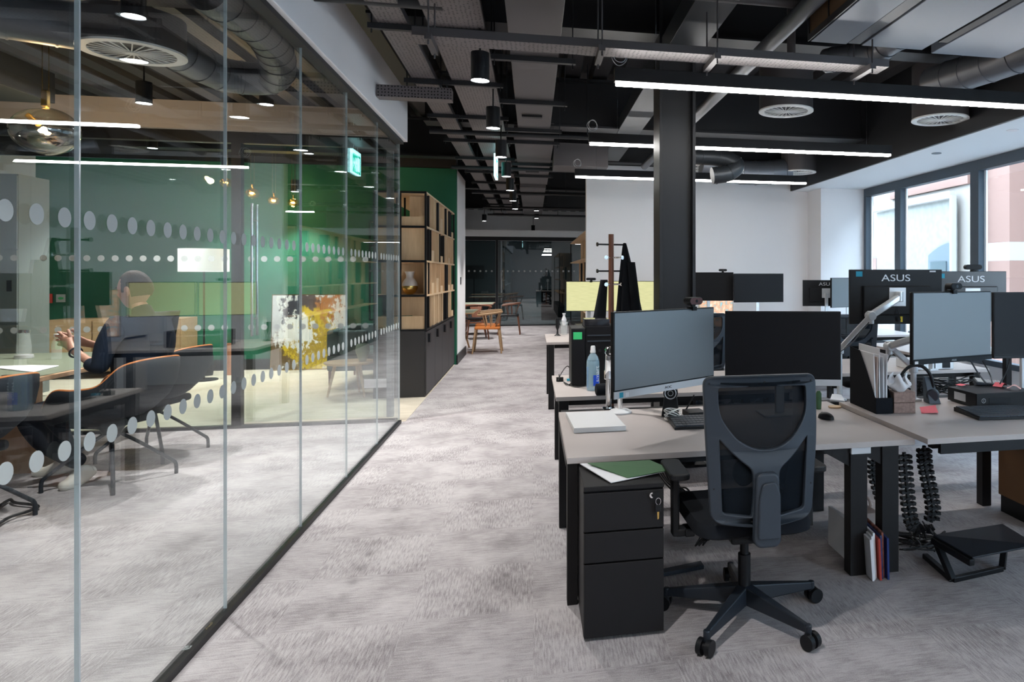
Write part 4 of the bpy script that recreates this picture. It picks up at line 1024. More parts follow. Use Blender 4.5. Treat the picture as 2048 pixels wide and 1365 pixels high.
# magazines etc below
def lean_book(lab, p, w, h, th, rz, tilt, m, name='magazine', grp=None):
    o = MB().box(0, th, 0, w, 0, h).build(name, m, bevel=.001); o.location = p; o.rotation_euler = (0, R(tilt), rz); return tag(o, lab, 'magazine', grp)
p = pz(1745, 1165, 0)
mg = [M['paper'], M['paper'], M['whitep'], mat('red cover', (.45, .05, .03), .4), mat('dark blue cover', (.02, .04, .13), .35, var=.8, vscale=30), mat('mixed cover', (.35, .12, .08), .4, var=.9, vscale=30), mat('navy cover', (.02, .05, .2), .35)]
for k, mm in enumerate(mg):
    lean_book(['white magazine nearest the desk leg', 'second white magazine in the row', 'third white magazine in the row', 'red magazine between the desk legs', 'dark blue magazine between the desk legs', 'red and white magazine between the desk legs', 'outermost navy magazine between the desk legs'][k], (p.x + k * .0125, p.y + .012 * (k % 3), .003), .20, .19 + .01 * (k % 3), .010, -.1, -4 + k * .5, mm, grp='magazines standing between the desk legs')
p = pz(1745, 1120, 0)
tag(MB().tube([(p.x + .05 * math.cos(R(a)) , p.y + .12, .22 + .06 * math.sin(R(a))) for a in range(0, 181, 12)], .007, 8).box(p.x - .06, p.x + .06, p.y + .05, p.y + .19, .002, .21).build('paper_bag', mat('kraft pale', (.45, .36, .32), .8), smooth=40), 'small paper bag with a round handle behind the magazines', 'bag')
p = pz(1690, 1120, 0)
tag(MB().box(p.x, p.x + .02, p.y, p.y + .2, .002, .2).build('binder', M['paper']), 'white binder standing left of the heavy desk legs', 'binder')
# cable spine (energy chain) loops
def chain(lab, pts, w=.07):
    t = thing('cable_spine', lab, 'cable spine'); pts = spline(pts, 26)
    acc = 0; m = MB(); c = MB().tube([p + Vector((0, 0, 0)) for p in pts[::4]], .010, 8)
    for a, b3 in zip(pts, pts[1:]):
        acc += (b3 - a).length
        if acc > .026:
            acc = 0; dd = (b3 - a).normalized()
            for s in (-1, 0, 1):
                off = Vector((s * w * .36, 0, 0))
                m.bar(a + off - dd * .008, a + off + dd * .008, w * .26, .03, up=(0, 1, 0))
            m.bar(a - dd * .003, a + dd * .003, w, .034, up=(0, 1, 0))
    o = m.build('links', M['blk'], t); o['kind'] = 'stuff'
    c.build('inner_cable', M['cable'], t, smooth=60)
    return t
def P(u, v, d): return pd(u, v, d)
chain('left drop of the black cable spine between the heavy legs', [P(1808, 905, 3.45), P(1812, 960, 3.45), P(1818, 1020, 3.45), P(1826, 1052, 3.45), P(1843, 1062, 3.45), P(1862, 1052, 3.44)])
chain('right drop of the black cable spine, joining the left one in a loop', [P(1848, 893, 3.4), P(1850, 930, 3.42), P(1862, 990, 3.43), P(1866, 1020, 3.43), P(1862, 1045, 3.43)])
chain('short black cable spine behind the heavy desk legs', [P(1748, 905, 3.8), P(1746, 950, 3.8), P(1760, 1000, 3.8)], .05)
random.seed(3)
def tangle(lab, c, s, n, z0=.006, r=.004, m='cable', flatz=.05):
    t = thing('cable_tangle', lab, 'cables'); mm = MB()
    for k in range(n):
        q = [Vector((c[0] + random.uniform(-s[0], s[0]), c[1] + random.uniform(-s[1], s[1]), c[2] + random.uniform(0, flatz))) for _ in range(6)]
        MB().tube(spline(q, 7), r, 6).build('cord', M[m], t, smooth=60)
    return t
p = pz(1835, 1095, 0); tangle('tangle of black cables on the carpet below the cable spine', (p.x, p.y, .008), (.16, .14), 9, flatz=.06)
p = pd(1925, 755, 4.35); tangle('tangle of black cables hanging behind the flat black computer', (p.x, 4.14, .61), (.28, .03), 12, flatz=.13, r=.0035)
p = pd(1355, 1030, 3.1); t = thing('cable_bundle', 'bundle of black cables hanging under the front desk by the drawers', 'cables')
for k in range(7):
    MB().tube(spline([(.60 + .03 * k * .3, 3.85, .60), (.62 + .02 * k, 3.6, .40 - .015 * k), (.70 + .012 * k, 3.45, .30 + .01 * (k % 3)), (.80 + .015 * (k % 4), 3.4, .24), (.83 + .01 * k, 3.42, .12), (.80 + .02 * (k % 3), 3.45, .03)], 8), .0045, 6).build('cord', M['cable'], t, smooth=60)
MB().bar((.70, 3.42, .27), (.92, 3.40, .33), .03, .02).build('sleeve', M['chair'], t, bevel=.004)
MB().cyl((.80, 3.42, .14), (.80, 3.42, .18), .02).build('plug', M['blk'], t); MB().cyl((.85, 3.42, .07), (.85, 3.42, .11), .02).build('plug', M['blk'], t)
for k, pp in enumerate(([P(1790, 690, 4.2), P(1770, 740, 4.2), P(1782, 765, 4.2), P(1775, 790, 4.2)], [P(1965, 722, 4.1), P(1980, 750, 4.1), P(1985, 770, 4.0)], [P(2020, 718, 4.0), P(2012, 745, 4.0), P(2000, 768, 3.9)], [P(1940, 720, 4.1), P(1955, 745, 4.1), P(1972, 768, 3.95)], [P(1738, 645, 4.35), P(1700, 690, 4.3), P(1660, 715, 4.25)], [P(1911, 890, 3.5), P(1935, 903, 3.5), P(1985, 890, 3.5)])):
    tag(MB().tube(spline(pp, 8), .0045 if k == 3 else .0035, 6).build('cable', M['cable'] if k != 3 else M['chair'], smooth=60), ['black cable dropping from the silver arm joint', 'thin cable under the pinkish monitor', 'thin cable under the right edge monitor', 'grey cable curving onto the flat black computer', 'black cable running from the long arm to the wide monitor', 'black cable sagging below the front right desk'][k], 'cable')
# footrest
a, b2, c, d = pz(1892, 1080, .115), pz(2040, 1104, .115) , pz(2062, 1060, .14), pz(1972, 1047, .14)
t = thing('foot_rest', 'black folding foot rest with crossed legs on the carpet', 'foot rest', (0, 0, 0))
a = pd(1866, 1070, 3.28); b2 = pd(1945, 1115, 3.05); c = pd(2075, 1090, 3.10); d = pd(2005, 1048, 3.42)
MB().hexa([a - Vector((0, 0, .008)), b2 - Vector((0, 0, .008)), c - Vector((0, 0, .008)), d - Vector((0, 0, .008))], [a, b2, c, d]).build('plate', M['chairbase'], t, bevel=.002)
g0 = pz(1905, 1160, .012); g1 = pz(1850, 1112, .012)
MB().bar(a + Vector((.0, 0, -.025)), b2 + Vector((0, 0, -.025)), .03, .03).build('side_bar', M['blk'], t, bevel=.004)
MB().bar(g0, a + Vector((.02, 0, -.04)), .03, .028).build('leg', M['blk'], t, bevel=.004)
MB().bar(g0, g1, .03, .024).build('foot_bar', M['blk'], t, bevel=.004)
MB().bar(g0 + Vector((.30, .06, 0)), d + Vector((.02, 0, -.04)), .03, .028).build('leg', M['blk'], t, bevel=.004)
MB().bar(g0, g0 + Vector((.30, .06, 0)), .024, .024).build('cross_bar', M['blk'], t, bevel=.004)
# cardboard box
p = pz(2012, 1062, 0)
t = thing('cardboard_box', 'brown cardboard box under the front right desk at the right edge', 'box', (2.70, 3.28, 0))
p0 = px(2012, 1000, 2.6)
MB().box(0, .45, 0, .40, .10, .46).build('carton', M['card'], t, bevel=.003)
MB().box(.01, .44, .01, .39, 0, .099).build('base_tray', M['blk'], t)
# PC under the desk
tower('black computer tower hung under the right end of the front desk', (1.25, 3.35, .22), .12, .42, .37)
q = thing('tower_cradle', 'black metal cradle under the front desk holding the tower', 'cradle', (1.24, 3.35, .20))
MB().box(0, .14, .05, .35, 0, .018).box(-.006, 0, .1, .3, 0, ZD - .027 - .2).box(.14, .146, .1, .3, 0, ZD - .027 - .2).build('strap', M['blkm'], q)
tag(slab([pz(1327, 1155, .0), pz(1408, 1140, 0), pz(1402, 1130, 0), pz(1327, 1146, 0)], .002, .02, 'laptop_case', M['chair']), 'flat grey case on the carpet behind the drawers', 'case')

# ---------------------------------------------------------------- pedestal
t = thing('drawer_pedestal', 'slim black three-drawer pedestal with keys in its lock', 'drawer unit', (.188, 2.685, 0)); w, dp, h = .310, .50, .592
MB().box(0, w, .018, dp, .012, h - .02).build('body', M['blkm'], t, bevel=.002)
MB().box(0, w, 0, dp, h - .019, h).build('top', M['blkm'], t, bevel=.003)
zs = [(.015, .296), (.3, .415), (.419, .568)]
for z0, z1 in zs:
    MB().box(.001, w - .001, 0, .0175, z0, z1 - .002).build('drawer', M['blkm'], t, bevel=.002)
lx, lz = .262, .548
MB().cyl((lx, 0, lz), (lx, -.012, lz), .011).build('lock', M['chrome'], t, smooth=40)
k = MB().cyl((lx, -.012, lz), (lx, -.018, lz), .004).box(lx + .002, lx + .026, -.018, -.013, lz - .013, lz + .010).build('key', M['blk'], t)
MB().tube([(lx + .022 + .010 * math.cos(k2 * math.pi / 8), -.02, lz - .022 + .013 * math.sin(k2 * math.pi / 8)) for k2 in range(16)], .0012, 5, True).build('key_ring', M['chrome'], t)
MB().box(lx + .010, lx + .032, -.024, -.018, lz - .062, lz - .034).build('key_fob', M['blk'], t, bevel=.004)
MB().prism([(lx + .017, lz - .062), (lx + .025, lz - .062), (lx + .024, lz - .088), (lx + .019, lz - .092)], 'y', -.022, -.020).build('key_blade', M['brass'], t)
for x in (.03, w - .03):
    for y in (.05, dp - .05): MB().cyl((x - .008, y, .012), (x + .008, y, .012), .012, n=12).build('castor', M['blk'], t)
zt = .594
tag(MB().hexa([pz(1160, 929, zt + .012), pz(1222, 967, zt + .001), pz(1328, 945, zt + .004), pz(1300, 925, zt + .012)], [pz(1160, 929, zt + .012) + Vector((0, 0, .003)), pz(1222, 967, zt + .001) + Vector((0, 0, .003)), pz(1328, 945, zt + .004) + Vector((0, 0, .003)), pz(1300, 925, zt + .012) + Vector((0, 0, .003))]).build('paper_sheets', M['paper']), 'white papers under the green folder on the drawer unit', 'papers')
o = MB().hexa([pz(1175, 928, zt + .02), pz(1255, 957, zt + .006), pz(1344, 941, zt + .014), pz(1300, 922, zt + .02)], [pz(1175, 928, zt + .02) + Vector((0, 0, .003)), pz(1255, 957, zt + .006) + Vector((0, 0, .003)), pz(1344, 941, zt + .014) + Vector((0, 0, .003)), pz(1300, 922, zt + .02) + Vector((0, 0, .003))]).build('folder', M['greenf'])
tag(o, 'dark green folder sticking out on top of the drawer unit', 'folder')

# coat stand and coat
cs = px(1222, 700, 1.0); cx_, cy_ = .605, 5.56
t = thing('coat_stand', 'dark wooden coat stand with metal pegs', 'coat stand', (cx_, cy_, 0), .15)
MB().cyl((0, 0, .03), (0, 0, 1.722), .024, .021, n=20).build('pole', M['walnut'], t, smooth=40)
for k, z in enumerate((1.64, 1.535, 1.43, 1.325)):
    for s in (0, 1):
        a = (k % 2) * .9 + s * math.pi + .1
        dx_, dy_ = math.cos(a), -abs(math.sin(a)) if (k % 2) else math.sin(a)
        e = Vector((dx_ * .11, dy_ * .11, z))
        MB().cyl((dx_ * .02, dy_ * .02, z), e, .007, n=10).cyl(e, e + Vector((dx_ * .010, dy_ * .010, 0)), .016, n=14).build('peg', M['chrome'] if k % 2 else M['blk'], t, smooth=40)
MB().lathe([(.001, 0), (.19, 0), (.19, .012), (.03, .03), (.001, .03)], n=32).build('base', M['walnut'], t, smooth=40)
def coat(u, v):
    an = 2 * math.pi * u
    w = .012 + .115 * min(1, v * 1.2) ** .9; dpt = .015 + .06 * min(1, v * 2)
    fold = 1 + .13 * math.sin(an * 6 + v * 2) + .06 * math.sin(an * 11 + 1)
    return Vector((.105 + .055 * v + w * math.cos(an) * fold, -.02 + dpt * math.sin(an) * fold, 1.65 - .95 * v))
t2 = thing('coat', 'black coat hanging from a right-hand peg of the coat stand', 'coat', (cx_, cy_, 0))
MB().grid(coat, 72, 26).build('body', M['fabric'], t2, smooth=80)
MB().grid(lambda u, v: Vector((.15 + .06 * v + (.03 + .02 * v) * math.cos(2 * math.pi * u), -.08 + (.03 + .01 * v) * math.sin(2 * math.pi * u), 1.50 - .62 * v)), 20, 14).build('sleeve', M['fabric'], t2, smooth=80)
MB().grid(lambda u, v: Vector((-.05 - .06 * v + (.03 + .035 * v) * math.cos(2 * math.pi * u), .06 + .03 * math.sin(2 * math.pi * u), 1.36 - .5 * v)), 20, 10).build('side_flap', M['fabric'], t2, smooth=80)
# pictures/others behind the wide monitor
p = pd(1460, 615, 9.0)
t = thing('picture', 'glowing orange and teal picture leaning behind the wide black monitor', 'picture', (p.x, 9.3, .68)); 
tt = MB().box(-.26, .22, 0, .02, 0, .55).build('frame', M['oak'], t); MB().box(-.25, .21, -.004, 0, .01, .54).build('print', M['picture'], t)
MB().box(-.3, -.02, .03, .5, -.68, -.01).box(-.3, .3, .0, .5, -.04, -.012).build('shelf', M['white'], t)
# ---------------------------------------------------------------- task chair
def arcpts(cx, cz, r, a0, a1, n=6): return [(cx + r * math.cos(R(a0 + (a1 - a0) * k / n)), cz + r * math.sin(R(a0 + (a1 - a0) * k / n))) for k in range(n + 1)]
def rounded(poly, r, n=5):
    out = []; N = len(poly)
    for i in range(N):
        p0, p1, p2 = Vector(poly[i - 1]), Vector(poly[i]), Vector(poly[(i + 1) % N])
        rr = r[i] if isinstance(r, (list, tuple)) else r
        a = (p0 - p1).normalized(); c = (p2 - p1).normalized()
        rr = min(rr, (p0 - p1).length * .45, (p2 - p1).length * .45)
        q0, q2 = p1 + a * rr, p1 + c * rr
        for k in range(n + 1):
            t = k / n; out.append(tuple((1 - t) ** 2 * q0 + 2 * t * (1 - t) * p1 + t * t * q2))
    return out
def task_chair(lab, loc, rz, seat_turn=0, grp=None):
    """sits facing +Y, so its back is towards -Y"""
    t = thing('task_chair', lab, 'office chair', loc, rz, grp)
    # five star base
    MB().cyl((0, 0, .06), (0, 0, .13), .035, .03, n=24).build('hub', M['chairbase'], t, smooth=40)
    RB = .326
    for k in range(5):
        a = R(-132 + 72 * k); c, s = math.cos(a), math.sin(a)
        P = lambda r, z, w=0: Vector((c * r - s * w, s * r + c * w, z))
        m = MB()
        bot = [P(.02, .065, -.03), P(.02, .065, .03), P(RB, .058, .013), P(RB, .058, -.013)]
        top = [P(.02, .135, -.024), P(.02, .135, .024), P(RB, .088, .010), P(RB, .088, -.010)]
        m.hexa(bot, top).cyl(P(RB, .045), P(RB, .09), .014, n=12)
        leg = m.build('base_leg', M['chairbase'], t, bevel=.005)
        w = MB()
        for q in (-.018, .018):
            ww = P(RB + .012, .031)
            dv = Vector((-s, c, 0)) * q; e = Vector((-s, c, 0)) * .010
            w.cyl(ww + dv - e, ww + dv + e, .030, n=20)
        w.cyl(P(RB + .012, .031, -.01), P(RB + .012, .031, .01), .016, n=10).box(0, .001, 0, .001, .04, .041, Matrix.Translation(P(RB, 0)))
        w.build('castor', M['blk'], leg, smooth=40, bevel=.003)
    MB().cyl((0, 0, .13), (0, 0, .26), .026, n=24).cyl((0, 0, .26), (0, 0, .36), .018, n=20).build('gas_lift', M['blk'], t, smooth=40)
    up = thing('upper', '', '', (0, 0, 0)); bpy.data.objects.remove(up)
    T = Matrix.Rotation(seat_turn, 4, 'Z')
    def B(mb, name, m, **k):
        for v in mb.b.verts: v.co = T @ v.co
        return mb.build(name, m, t, **k)
    B(MB().box(-.09, .09, -.13, .12, .345, .385), 'mechanism', M['blk'], bevel=.01)
    # seat
    seat = MB()
    def sf(z, k): return [(x * k, y * k + .03, z) for x, y in rounded([(-.235, -.22), (.235, -.22), (.245, .24), (-.245, .24)], [.09, .09, .07, .07], 6)]
    rings = [sf(.386, .90), sf(.40, 1.0), sf(.43, 1.0), sf(.447, .96), sf(.452, .8)]
    rr = [[seat.b.verts.new(p) for p in r] for r in rings]
    for a, c in zip(rr, rr[1:]): seat.skin(a, c)
    seat.b.faces.new(rr[0][::-1]); seat.b.faces.new(rr[-1])
    B(seat, 'seat', M['fabric'], smooth=50)
    # arms
    for s in (-1, 1):
        B(MB().box(s * .23 - .02 if s < 0 else .21, s * .23 + .02 if s < 0 else .25, -.02, .06, .35, .38).bar((s * .21, .02, .365), (s * .285, .02, .365), .06, .03).bar((s * .285, .02, .35), (s * .285, .03, .60), .055, .028, up=(1, 0, 0)), 'arm_post', M['blk'], bevel=.006)
        B(MB().prism(rounded([(s * .285 - .04, -.10), (s * .285 + .04, -.10), (s * .285 + .04, .15), (s * .285 - .04, .15)], .03), 'z', .60, .625), 'arm_pad', M['blk'], bevel=.006)
    # back frame, drawn as seen from behind (x right, z up)
    Z0 = .475; S = 1 / 535.
    def Q(x, y): return (x * S, Z0 + (1055 - y) * S)
    outer = rounded([Q(-117, 766), Q(117, 766), Q(116, 860), Q(104, 1053), Q(0, 1062), Q(-104, 1053), Q(-116, 860)], [.035, .035, .2, .045, .2, .045, .2], 7)
    top = [Q(x, y) for x, y in [(-88, 786), (0, 783), (88, 786), (95, 796), (95, 840)]]
    top = rounded([Q(-95, 783), Q(95, 783), Q(94, 843), Q(60, 889), Q(28, 906), Q(0, 910), Q(-28, 906), Q(-60, 889), Q(-94, 843)], [.02, .02, .05, .06, .05, .05, .05, .06, .05], 5)
    lowL = rounded([Q(-95, 880), Q(-60, 918), Q(-26, 945), Q(-22, 985), Q(-26, 1043), Q(-88, 1036)], [.02, .05, .02, .06, .012, .02], 5)
    lowR = [(-x, z) for x, z in lowL][::-1]
    bend = lambda v: T @ Vector((v.x, v.y - .245 - .028 * math.cos(min(1, abs((v.z - .70) / .36)) * 1.57) + 1.1 * v.x * v.x, v.z)) if True else v
    flat('back_frame', outer, [top, lowL, lowR], .014, M['chair'], t, .005, bend)
    mf = MB().grid(lambda u, v: Vector(((-.205 + .41 * u) * (1 - .08 * (1 - v)), .012, Z0 + .02 + .50 * v)), 16, 16)
    for v in mf.b.verts: v.co = bend(v.co)
    mf.build('mesh_panel', M['meshf'], t, smooth=60)
    # raised spine with a hooded lower part
    sp = rounded([Q(-24, 950), Q(24, 950), Q(25, 1000), Q(28, 1088), Q(18, 1098), Q(-18, 1098), Q(-28, 1088), Q(-25, 1000)], [.03, .03, .05, .02, .02, .02, .02, .05], 5)
    m = MB().prism(sp, 'y', -.302, -.262)
    B(m, 'spine', M['chair'], bevel=.010, seg=3)
    hood = MB().prism(rounded([Q(-12, 970), Q(14, 966), Q(24, 990), Q(25, 1080), Q(-22, 1080), Q(-20, 1000)], .015, 5), 'y', -.312, -.30)
    B(hood, 'spine_hood', M['chair'], bevel=.006, seg=3)
    B(MB().bar((0, -.27, .41), (0, -.05, .37), .07, .035), 'back_bracket', M['chairbase'], bevel=.008)
    # screws
    m = MB()
    for x, y in ((-108, 778), (0, 774), (108, 778), (-108, 850), (108, 850), (-108, 920), (107, 920), (-102, 985), (102, 985), (-96, 1045), (-28, 1050), (30, 1050), (96, 1045)):
        p = Vector((x * S, -.007, Z0 + (1055 - y) * S)); p = bend(p)
        m.cyl(p + Vector((0, -.0025, 0)), p + Vector((0, .004, 0)), .0032, n=10)
    m.build('screws', M['black'], t)['kind'] = 'stuff'
    # lumbar pad behind the mesh
    for s in (-1, 1):
        m = MB().prism([(s * .075 + .042 * math.cos(k * math.pi / 12), .66 + .05 * math.sin(k * math.pi / 12)) for k in range(24)], 'y', -.245, -.225)
        B(m, 'lumbar_pad', M['chair'], bevel=.004)
    return t
CH = task_chair('black mesh-back task chair in the foreground seen from behind', (.845, 2.755, 0), 0, .0)
def chair_copy(lab, loc, rz): return dup(CH, loc, rz, lab)
chair_copy('task chair whose dark back top shows behind the wide black monitor', (2.33, 6.95, 0), -.1)
chair_copy('task chair lit blue beyond the silver gas arm', (3.0, 6.05, 0), R(172))
chair_copy('task chair beyond the front desk, its star base visible beneath', (1.05, 4.62 + 1.55, 0), R(200))
chair_copy('blue tinted task chair half hidden right of the column', (1.62, 6.9, 0), R(10))

# ---------------------------------------------------------------- meeting chairs
def shell_chair(lab, loc, rz, grp='black shell chairs with orange edges'):
    """faces -X"""
    t = thing('meeting_chair', lab, 'chair', loc, rz, grp)
    half = [(-.25, .20, .46), (-.20, .255, .53), (-.09, .29, .655), (.05, .29, .665), (.19, .27, .69), (.30, .23, .80), (.36, .17, .835), (.385, .06, .845)]
    rim = half + [(x, -y, z) for x, y, z in half[::-1]]
    rim = spline(rim, 6)
    front = [Vector((-.25, -.20, .46)).lerp(Vector((-.25, .20, .46)), k / 8) + Vector((-.04 * math.sin(math.pi * k / 8), 0, -.015 * math.sin(math.pi * k / 8))) for k in range(1, 8)]
    loop = rim + front
    N = len(loop); m = MB(); rings = []
    cen = Vector((.03, 0, .385))
    for lv in (0, .12, .3, .5, .7, .85, .95):
        r = []
        for p in loop:
            q = Vector(p); 
            x = cen.x + (q.x - cen.x) * (1 - lv ** 2.6); y = (q.y) * (1 - lv ** 2.6)
            z = cen.z + (q.z - cen.z) * (1 - lv) ** 1.15
            r.append(m.b.verts.new((x, y, z)))
        rings.append(r)
    for a, c in zip(rings, rings[1:]): m.skin(a, c)
    m.b.faces.new(rings[-1])
    o = m.build('shell', M['shell'], t, smooth=60); md = o.modifiers.new('solid', 'SOLIDIFY'); md.thickness = .018; md.offset = 0
    MB().tube(loop, .009, 8, True).build('orange_piping', M['orange'], t, smooth=60)
    s = MB().prism(rounded([(-.22, -.20), (.20, -.21), (.20, .21), (-.22, .20)], .07, 5), 'z', .40, .455)
    s.build('seat_pad', M['fabric'], t, bevel=.02, seg=3)
    MB().cyl((.03, 0, .33), (.03, 0, .39), .05, .08, n=20).build('hub', M['blk'], t, smooth=40)
    for k in range(4):
        a = R(45 + 90 * k); c, s_ = math.cos(a), math.sin(a)
        pts = [Vector((.03 + c * r, s_ * r, z)) for r, z in ((.03, .34), (.15, .25), (.32, .105), (.345, .08), (.352, .05), (.352, .0))]
        MB().tube(spline(pts, 4), .012, 10).build('leg', M['chairbase'], t, smooth=60)
    return t
C1 = shell_chair('meeting chair the seated man sits on', (-2.80, 5.43, 0), R(-17))
dup(C1, (-2.90, 6.18, 0), R(-12), 'meeting chair behind the seated man')
dup(C1, (-3.16, 4.60, 0), R(-12), 'meeting chair cut by the left edge of the view')
dup(C1, (-5.0, 5.5, 0), R(180), 'meeting chair on the far side of the table')

# ---------------------------------------------------------------- meeting table
t = thing('meeting_table', 'long meeting table with a green top and pale wooden edge', 'table', (-3.87, 4.9, 0))
MB().box(-.78, .78, -1.6, 2.0, .712, .742).build('top_edge', M['tablewood'], t, bevel=.003)
MB().box(-.755, .755, -1.575, 1.975, .7425, .745).build('top_surface', M['tabletop'], t)
for y in (.9, -1.2): MB().box(-.6, .44, y, y + .07, 0, .711).build('slab_leg', M['tablewood'], t, bevel=.003)
TZ = .746
p = pz(48, 717, TZ)
t = thing('carafe', 'glass water carafe with a grey base and steel lid on the table', 'carafe', (p.x, p.y, TZ))
MB().lathe([(.001, 0), (.058, 0), (.060, .006), (.057, .028), (.001, .03)], n=28).build('coaster_base', M['silver'], t, smooth=40)
MB().lathe([(.040, .03), (.047, .05), (.046, .10), (.036, .17), (.033, .205)], n=28, caps=False).build('glass_body', M['clear'], t, smooth=60)
MB().lathe([(.001, .20), (.036, .20), (.036, .222), (.001, .226)], n=28).build('lid', M['chrome'], t, smooth=40)
tag(slab([pz(-30, 735, TZ), pz(66, 746, TZ), pz(118, 733, TZ), pz(60, 732, TZ)], TZ, TZ + .006, 'notepad', M['paper']), 'white open notepad on the meeting table', 'notepad')
p = pz(28, 753, TZ); o = MB().box(-.06, .06, -.035, .035, 0, .009).build('phone', M['blk'], bevel=.003); o.location = (p.x, p.y, TZ); o.rotation_euler.z = .5; tag(o, 'black phone at the near edge of the meeting table', 'phone')
p = pz(200, 704, TZ)
t = thing('water_bottle', 'small clear bottle with a white cap beyond the man\'s hands', 'bottle', (-3.62, 6.35, TZ))
MB().lathe([(.001, 0), (.032, 0), (.033, .12), (.014, .16), (.014, .175)], n=20).build('body', M['clear'], t, smooth=60)
MB().lathe([(.001, .17), (.018, .17), (.017, .195), (.001, .195)], n=20).build('cap', M['whitep'], t, smooth=40)
tag(MB().tube(spline([pz(0, 1012, .02), pz(20, 1000, .02), pz(30, 1006, .02), pz(75, 1012, .02), pz(60, 1022, .02), pz(20, 1035, .02), pz(-20, 1060, .02)], 8), .009, 8).build('power_cable', M['cable'], smooth=60), 'black power cable on the carpet at the left edge', 'cable')

# globe lamps
def globe(lab, loc, r, zc=3.6, s=1.0):
    t = thing('globe_pendant', lab, 'pendant lamp', loc, 0, 'hanging glass globe lamps')
    m = MB().grid(lambda u, v: Vector((r * math.cos(2 * math.pi * u) * math.sin(math.pi * v + .0001), r * math.sin(2 * math.pi * u) * math.sin(math.pi * v + .0001), r * .82 * math.cos(math.pi * v) * (1 + .06 * math.sin(2 * math.pi * u)))), 40, 20)
    m.build('glass_globe', M['globe'] if s == 1 else M['goldglass'], t, smooth=80)
    MB().tube([(-.55 * r, 0, .55 * r), (-.2 * r, 0, .2 * r)], .09 * r, 12).build('bulb_holder', M['brass'], t, smooth=40)
    MB().lathe([(.001, -.10 * r), (.08 * r, -.06 * r), (.10 * r, .0), (.06 * r, .1 * r), (.001, .12 * r)], c=(-.05 * r, 0, .03 * r), n=16).build('bulb', M['bulb'], t, smooth=60)
    MB().box(-.10 * r, .10 * r, -.02, .02, r * .86, r * 1.45).build('cap', M['brass'], t, bevel=.006)
    MB().cyl((.02, 0, r * 1.4), (.02, 0, zc - loc[2]), .003, n=6).cyl((-.02, 0, r * 1.4), (-.02, 0, zc - loc[2]), .003, n=6).build('cord', M['brass'], t)
    l = bpy.data.lights.new('lamp', 'POINT'); l.energy = 14 if s == 1 else 5; l.color = (1, .72, .42); l.shadow_soft_size = .03
    lo = bpy.data.objects.new('lamp', l); COL.objects.link(lo); lo.parent = t; lo.location = (.1 * r, 0, -.1 * r)
    return t
M['goldglass'] = glass('gold glass', .2, (.95, .72, .35), (1, .8, .4))
globe('large smoky glass globe lamp over the meeting table', tuple(pd(91, 262, 5.0)), .20, 3.6)
for k, (u, v, d, r) in enumerate(((452, 366, 8.9, .075), (505, 387, 9.3, .085), (548, 402, 9.6, .075), (587, 406, 9.9, .075))):
    globe(['first gold globe lamp in the lounge, leftmost', 'second gold globe lamp in the lounge', 'third gold globe lamp in the lounge', 'fourth gold globe lamp, against the green wall'][k], tuple(pd(u, v, d)), r, 3.6, 2)
# ---------------------------------------------------------------- seated man
def skinned(name, verts, edges, radii, m, parent, root=0, sub=2):
    me = bpy.data.meshes.new(name); me.from_pydata([tuple(v) for v in verts], edges, []); me.update()
    o = bpy.data.objects.new(name, me); COL.objects.link(o)
    sm = o.modifiers.new('skin', 'SKIN'); sm.use_smooth_shade = True
    for i, sv in enumerate(me.skin_vertices[0].data):
        r = radii[i]; sv.radius = r if isinstance(r, tuple) else (r, r); sv.use_root = (i == root); sv.use_loose = False
    ss = o.modifiers.new('sub', 'SUBSURF'); ss.levels = sub; ss.render_levels = sub
    bpy.context.view_layer.update()
    m2 = bpy.data.meshes.new_from_object(o.evaluated_get(bpy.context.evaluated_depsgraph_get()))
    bpy.data.objects.remove(o); m2.materials.clear(); m2.materials.append(m); m2.shade_smooth()
    o = bpy.data.objects.new(name, m2); COL.objects.link(o)
    if parent: o.parent = parent
    return o
def chain_e(a): return [(a[i], a[i + 1]) for i in range(len(a) - 1)]
MAN = thing('person', 'seated man in a black roll-neck jumper with hands clasped over the table', 'person', (-2.70, 5.43, 0))
O = Vector((-2.70, 5.43, 0))
def V(x, y, z): return Vector((x, y, z)) - O
hip = V(-2.68, 5.45, .54)
chest0, chest1, neck0 = V(-2.64, 5.47, .70), V(-2.60, 5.47, .98), V(-2.605, 5.47, 1.11)
neck1 = V(-2.63, 5.475, 1.175)
shN, shF = V(-2.66, 5.27, 1.075), V(-2.55, 5.66, 1.075)
elN, elF = V(-2.70, 5.15, .80), V(-2.72, 5.80, .82)
wrN, wrF = V(-2.945, 5.33, .905), V(-2.95, 5.60, .91)
hdN, hdF = V(-3.02, 5.40, .955), V(-3.03, 5.50, .955)
